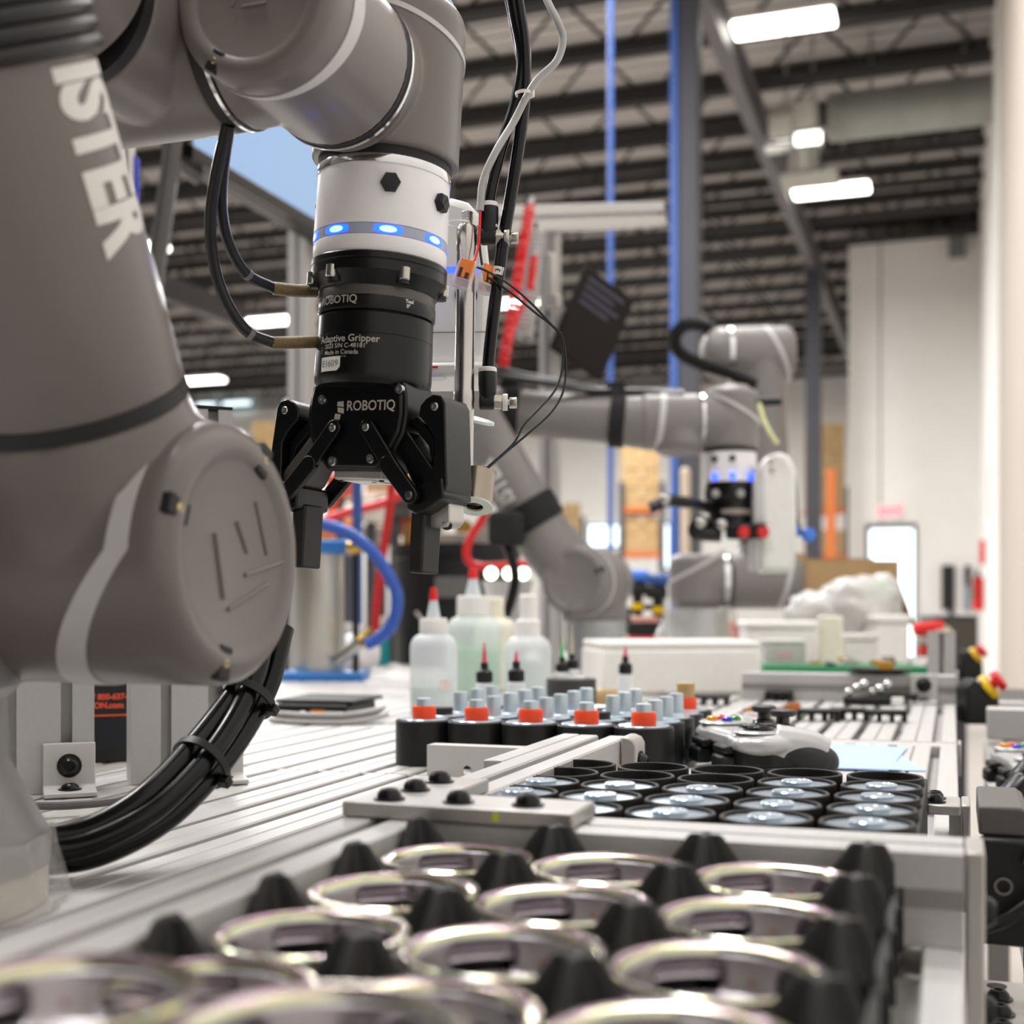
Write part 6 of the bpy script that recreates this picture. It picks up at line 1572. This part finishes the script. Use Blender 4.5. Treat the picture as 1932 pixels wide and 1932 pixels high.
# clutter on the bench between the robots
c = W(1222, 1236, 3.6)
t = thing('tool_case', 'red tool case under a black box between the two far robots', 'case', (c.x, c.y, 0)); M = frame((c.x, c.y, .0006), UP, RT)
part('case', MB().box(-.055, .045, -.03, .06, 0, .055, M), RED, t, bevel=.005); part('band', MB().box(-.056, .046, -.031, .061, .022, .032, M), BLKPL, t)
part('handle', MB().tube([M @ V((-.035, -.03, .03)), M @ V((-.03, -.045, .03)), M @ V((.02, -.045, .03)), M @ V((.025, -.03, .03))], .005, 8), BLKPL, t)
t = thing('tool_box', 'black open tool box with a salmon tray on the red case', 'box', M @ V((0, 0, .056)))
part('box', MB().box(-.060, .048, -.03, .06, .0555, .092, M), BLKPL, t, bevel=.006); part('tray', MB().box(-.045, .030, -.032, .04, .0925, .108, M), mat('salmon_plastic', (220, 160, 148), .5), t, bevel=.004)
part('handle', MB().tube([M @ V((-.056, 0, .09)), M @ V((-.05, 0, .125)), M @ V((0, 0, .134)), M @ V((.042, 0, .125)), M @ V((.046, 0, .09))], .009, 10), BLKPL, t)
for k, (dx, dz, m_, lab) in enumerate(((-.028, .150, YEL, 'black drill with yellow collar and blue head, left of two on the tool box'), (.028, .140, YEL, 'black drill with yellow collar, right of two on the tool box'))):
    o = M @ V((dx, 0, dz)); t = thing('power_drill', lab, 'drill', o)
    part('grip', MB().cyl(M @ V((dx, 0, .1345)) if False else o - UP * .040, o + UP * .02, .015, n=14), BLKPL, t)
    part('collar', MB().cyl(o - UP * .022, o - UP * .004, .019, n=16), m_, t)
    part('body', MB().capsule(o + UP * .035 - RT * .034, o + UP * .035 + RT * .026, .019, .007, 18), BLKPL, t)
    part('head', MB().capsule(o + UP * .072 - RT * .030, o + UP * .070 + RT * .03, .017, .007, 16), mat('bright_blue_rubber', (70, 128, 226)) if k == 0 else NAVY, t)
    part('neck', MB().cyl(o + UP * .04, o + UP * .075, .012, n=12), BLKPL, t)
c = W(1432, 1200, 4.2)
t = thing('red_bin', 'red plastic bin behind the far robot base', 'bin', (c.x, c.y, -.04)); M = frame((c.x, c.y, .0006), UP, RT)
part('bin', MB().prism([(-.1, -.06), (.12, -.06), (.12, .1), (-.1, .1)], 0, .075, M), RED, t, bevel=.004); part('rim', MB().box(-.104, .124, -.064, .104, .0752, .084, M), RED, t, bevel=.003)
# racks with cartons far back
def rack(px0, px1, d, levels, label, n, up=None, bm=None):
    a, b = W(px0, 1140, d), W(px1, 1140, d); L = (b - a).length; M = frame((a.x, a.y, 0), UP, RT)
    t = thing('storage_rack', label, 'rack', (a.x, a.y, FLZ))
    for x in (0, L): part('upright', MB().box(x - .04, x + .04, -.04, .04, FLZ, .143 + (HY - levels[-1]) / FPX * d + .4, M), up or COLM, t)
    for py in levels:
        zz_ = .143 + (HY - py) / FPX * d
        part('shelf_beam', MB().box(.041, L - .041, -.03, .9, zz_ - .065, zz_ - .001, M), bm or mat('rack_orange', (206, 112, 52), .5), t)
    return t, M, L
random.seed(21)
def cartons(M, L, zs, d, label, w, hgt, tops, cm=None):
    for (zb_, cnt) in zs:
        z_ = zb_
        for k in range(cnt):
            ww = L / max(1, w)
            for i in range(w):
                tt = thing('carton', '%s, %s from the bottom%s' % (label, ['first', 'second', 'third', 'fourth'][k], '' if w == 1 else ', ' + ['left', 'middle', 'right'][i]), 'box', M @ V((ww * (i + .5), .3, z_)))
                part('box', MB().box(ww * i + .05, ww * (i + 1) - .05, .02 + random.uniform(0, .05), .7, z_ + .001, z_ + hgt - .006, M), cm or CARD, tt, bevel=.008)
                part('tape', MB().box(ww * (i + .5) - .03, ww * (i + .5) + .03, .012, .0195, z_ + hgt * .6, z_ + hgt - .006, M), mat('carton_tape', (204, 178, 136), .4), tt)
            z_ += hgt
d = 20
zt_ = lambda py, d: .143 + (HY - py) / FPX * d
_, M, L = rack(1172, 1250, d, [1042, 958], 'orange beamed rack of cartons left of the charcoal column', 1)
cartons(M, L, [(zt_(1042, d), 2)], d, 'brown carton on the lower level of the left rack', 1, .28, 0)
cartons(M, L, [(zt_(958, d), 4)], d, 'brown carton on the upper level of the left rack', 1, .30, 0)
d = 23.5
_, M, L = rack(1528, 1600, d, [1046, 960], 'dark rack with cartons between the dark column and the white wall', 1)
cartons(M, L, [(zt_(960, d), 3)], d, 'brown carton high on the rack beside the white wall', 1, .52, 0)
cartons(M, L, [(zt_(1046, d), 1)], d, 'pinkish carton low on the rack beside the white wall', 1, .45, 0)
d = 18.0
c = W(1568, 960, d); t = thing('rack_upright', 'orange rack upright in front of the dark rack', 'rack post', (c.x, c.y, FLZ))
part('upright', MB().box(c.x - .06, c.x + .06, c.y - .05, c.y + .05, FLZ, zt_(885, d)), mat('rack_orange', (226, 120, 40)), t, bevel=.01); part('foot', MB().box(c.x - .1, c.x + .1, c.y - .08, c.y + .08, FLZ, FLZ + .02), COLM, t)
d = 26
_, M, L = rack(1060, 1100, d, [1012], 'low rack with a carton before the far white wall', 1)
cartons(M, L, [(zt_(1012, d), 2)], d, 'brown carton on the low rack before the far wall', 1, .34, 0)
_, M, L = rack(470, 545, d, [862], 'rack with cartons far left beyond the gripper', 1)
cartons(M, L, [(zt_(862, d), 2)], d, 'brown carton far left beyond the gripper finger', 1, .36, 0)
_, M, L = rack(620, 800, 15, [1010, 930], 'rack of cartons and parts seen under the gripper', 1, None, mat('beige_paint', (200, 184, 166), .5))
cartons(M, L, [(zt_(930, 15), 1)], 15, 'brown carton on the upper rack level under the gripper', 3, .34, 0, mat('dimmed_cardboard', (142, 108, 84), .8, 0, .1, 20))  # cardboard copy darkened to offset the strong light on this rack
cartons(M, L, [(zt_(1010, 15), 1)], 15, 'brown carton on the lower rack level under the gripper', 3, .34, 0, mat('dimmed_cardboard', (142, 108, 84), .8, 0, .1, 20))
for k, (px, py, rgb, lab) in enumerate(((640, 915, (196, 70, 50), 'small red parts bin far behind the gripper, left of the blue pipe'), (700, 965, (206, 200, 192), 'small white parts bin far behind the gripper, right of the blue pipe'), (745, 955, (60, 58, 58), 'small black parts bin far behind the gripper palm'), (770, 992, (176, 90, 60), 'small orange brown parts bin behind the black drum'), (655, 1000, (214, 120, 60), 'small orange parts bin above the blue clamp plate'), (720, 1010, (150, 146, 142), 'small grey parts bin beside the red upright hose'))):
    d = 5.2 + .1 * k; c = W(px, py, d)
    t = thing('parts_bin', lab, 'bin', (c.x, c.y, FLZ)); Mb = frame(c, UP, RT); w = .05 + .012 * (k % 3)
    part('bin', MB().prism([(-w, -.05), (w, -.05), (w, .05), (-w, .05)], -.045, .04, Mb), mat('bin_%d' % k, rgb, .5), t, bevel=.006)
    part('lip', MB().box(-w - .006, w + .006, -.056, -.05, .01, .03, Mb), mat('bin_%d' % k, rgb), t)
    part('stand', MB().box(-.02, .02, -.02, .02, FLZ - c.z, -.0455, Mb), COLM, t)
t = thing('beige_post', 'short beige rounded post beside the charcoal column', 'post', W(1293, 930, 6.5)); c = W(1293, 940, 6.5)
part('post', MB().capsule((c.x, c.y, FLZ), (c.x, c.y, zt_(882, 6.5)), .025, .02, 16), mat('beige_paint', (200, 184, 166), .5), t)
# ================================================================= RIGHT SIDE
def estop(px, py, d, label, s):
    c = W(px, py, d); 
    t = thing('emergency_stop', label, 'button box', c); t['group'] = 'emergency stops at the bench edge'
    k = d / FPX
    hb = MB(); hb.pxz([(-.030 * s, -.055 * s), (.036 * s, -.055 * s), (.034 * s, -.010 * s), (.012 * s, .026 * s), (-.014 * s, .032 * s), (-.030 * s, .016 * s)], -.03 * s, .03 * s, frame(c, UP, RT))
    part('box', hb, BLKPL, t, bevel=.006 * s)
    ax = (RT * .62 + UP * .55 - FW * .35).normalized(); o = c + RT * .016 * s + UP * .012 * s - FW * .012 * s
    part('yellow_collar', MB().lathe([(0, 0), (.0265 * s, 0), (.0265 * s, .006 * s), (.0235 * s, .012 * s), (0, .012 * s)], frame(o, ax), 32), YEL, t)
    part('red_button', MB().lathe([(0, .012 * s), (.009 * s, .012 * s), (.009 * s, .018 * s), (.0195 * s, .020 * s), (.0205 * s, .026 * s), (.018 * s, .033 * s), (0, .035 * s)], frame(o, ax), 32), RED, t)
    part('screw', MB().ball(c - RT * .006 * s + UP * .026 * s - FW * .03 * s, .004 * s, n=8), STEEL, t)
    part('mount', MB().box(.0052, c.x - .018 * s, c.y - .012, c.y + .012, c.z - .05 * s, c.z - .02 * s) if c.x - .018 * s > .007 else MB().cbox(c - UP * .055 * s, .02, .02, .012), BLKPL, t)
estop(1842, 1310, 1.78, 'black emergency stop box with red button, the nearer one at the bench edge', .72)
estop(1826, 1245, 2.75, 'black emergency stop box with red button, the farther one at the bench edge', .72)
d = .72
t = thing('speaker_fixture', 'black bolted housing with grey top hanging on the right bench side', 'housing', W(1880, 1650, .74))
M = frame(V((.0135, .742, W(1812, 1780, .70).z)), UP, X_); k = .72 / FPX
hp = [(0, 0), (150 * k, -4 * k), (150 * k, 130 * k), (112 * k, 180 * k), (92 * k, 196 * k), (0, 196 * k)]
part('front', MB().pxz(hp, 0, .012, M), BLKPL, t, bevel=.003)
tp = [(0, 196.5 * k), (86 * k, 196.5 * k), (92 * k, 205 * k), (88 * k, 240 * k), (74 * k, 250 * k), (0, 250 * k)]
part('grey_hood', MB().pxz(tp, .006, .09, M), mat('dark_grey_hood', (92, 88, 86), .5, 0, .04, 300), t, bevel=.004)
part('cable', MB().tube([M @ V((12 * k, -.006, 36 * k)), M @ V((50 * k, -.010, 58 * k)), M @ V((95 * k, -.010, 95 * k)), M @ V((150 * k, -.006, 140 * k))], .0038, 10), CABM, t)
b = MB(); b.lathe([(0, 0), (.0052, 0), (.0052, .0012), (.0038, .0016), (.0034, .0036), (.0016, .0036), (.0014, .0020), (0, .0020)], frame(M @ V((102 * k, 0, 42 * k)), -FW), 28); part('steel_bolt', b, STEEL, t)
part('ring_bolt', MB().ring(M @ V((42 * k, -.002, 110 * k)), M @ V((42 * k, .002, 110 * k)), .0050, .0034, 24), mat('dark_steel_pin', (120, 118, 118)), t)
lb_ = frame(M @ V((92 * k, -.002, 165 * k)), -FW * .8 + RT * .3 + UP * .4, RT * .9 - UP * .5)
part('label', MB().cbox((.008, 0, 0), .026, .014, .0008, lb_), BLKPL, t); part('yellow_label', MB().cbox((.014, .004, .0008), .014, .006, .0008, lb_), YEL, t); part('white_marks', MB().cbox((0, .003, .0008), .004, .0016, .0006, lb_).cbox((0, -.003, .0008), .004, .0012, .0006, lb_), WHITE, t)
# neighbouring bench
nb = thing('side_bench', 'neighbouring slotted aluminium bench at the right edge', 'workbench', (.16, 1.6, FLZ))
for (y0, y1, z0, z1, x0) in ((.98, 1.02, -.052, -.012, .030), (1.02, 1.60, -.09, -.05, .035), (1.76, 1.80, -.03, .010, .042), (2.3, 2.34, -.06, -.02, .05)):
    part('rail', MB().box(x0, .34, y0, y1, z0, z1), ALU, nb, bevel=.002)
part('side_rail', MB().box(.30, .34, .98, 3.0, -.13, -.09), ALU, nb, bevel=.002)
for (x, y) in ((.30, 1.0), (.30, 2.96), (.05, 1.0), (.055, 2.31)): part('leg', MB().box(x, x + .036, y, y + .036, FLZ, -.09), ALU, nb)
part('side_rail', MB().box(.05, .08, 1.0, 2.34, -.13, -.092), ALU, nb, bevel=.002)
part('tray', MB().box(.08, .34, 1.6, 3.0, -.092, -.04), mat('dark_grey_shelf', (84, 82, 82), .5), nb, bevel=.004)
t = thing('robot_gripper_spare', 'dark blurred gripper parts lying under the second gamepad', 'gripper', (.075, 1.22, -.05))
for (x, y, z_, r) in ((.045, 1.18, -.03, .016), (.052, 1.22, -.045, .014), (.075, 1.2, -.04, .017), (.055, 1.25, -.02, .012)):
    part('knuckle', MB().capsule((x, y, z_ - .0), (x + .018, y + .01, z_ + .02), r, .004, 16), BLKMET, t)
part('silver_block', MB().cbox((.048, 1.17, -.032), .012, .02, .03), STRIPE, t, bevel=.003)
part('mount', MB().box(.036, .12, 1.16, 1.30, -.0495, -.046), BLKPL, t)
# far bench equipment on the right
c = W(1808, 1200, 5.4); M = frame((c.x, c.y, -.02), UP, RT)
t = thing('grey_cabinet', 'dark grey box standing at the far right end of the benches', 'cabinet', (c.x, c.y, FLZ))
part('case', MB().box(-.10, .085, 0, .2, -.16, .105, M), mat('dark_grey_case', (74, 72, 68), .5, 0, .04), t, bevel=.01); part('stand', MB().box(-.05, .05, .04, .16, FLZ + .02, -.16, M), COLM, t); part('top_edge', MB().box(-.102, .087, -.002, .202, .1052, .115, M), COLM, t, bevel=.003)
c = W(1748, 1198, 4.6)
t = thing('red_grinder', 'red and silver hand tool beside the dark grey box', 'tool', c); part('body', MB().capsule(c - RT * .05 + UP * .02, c + RT * .06 + UP * .03, .022, .01, 20), RED, t); part('guard', MB().cyl(c + RT * .055 - FW * .02, c + RT * .055 + FW * .01, .034, n=24), mat('cream_disc', (226, 220, 200), .5), t); part('motor', MB().capsule(c - RT * .04 - UP * .02, c + RT * .03 - UP * .02, .02, .008, 18), STEEL, t); part('handle', MB().capsule(c - RT * .03 - UP * .06, c + RT * .06 - UP * .05, .018, .008, 18), RED, t)
part('base', MB().cyl((c.x, c.y, FLZ), c - UP * .07, .03, n=14), COLM, t)
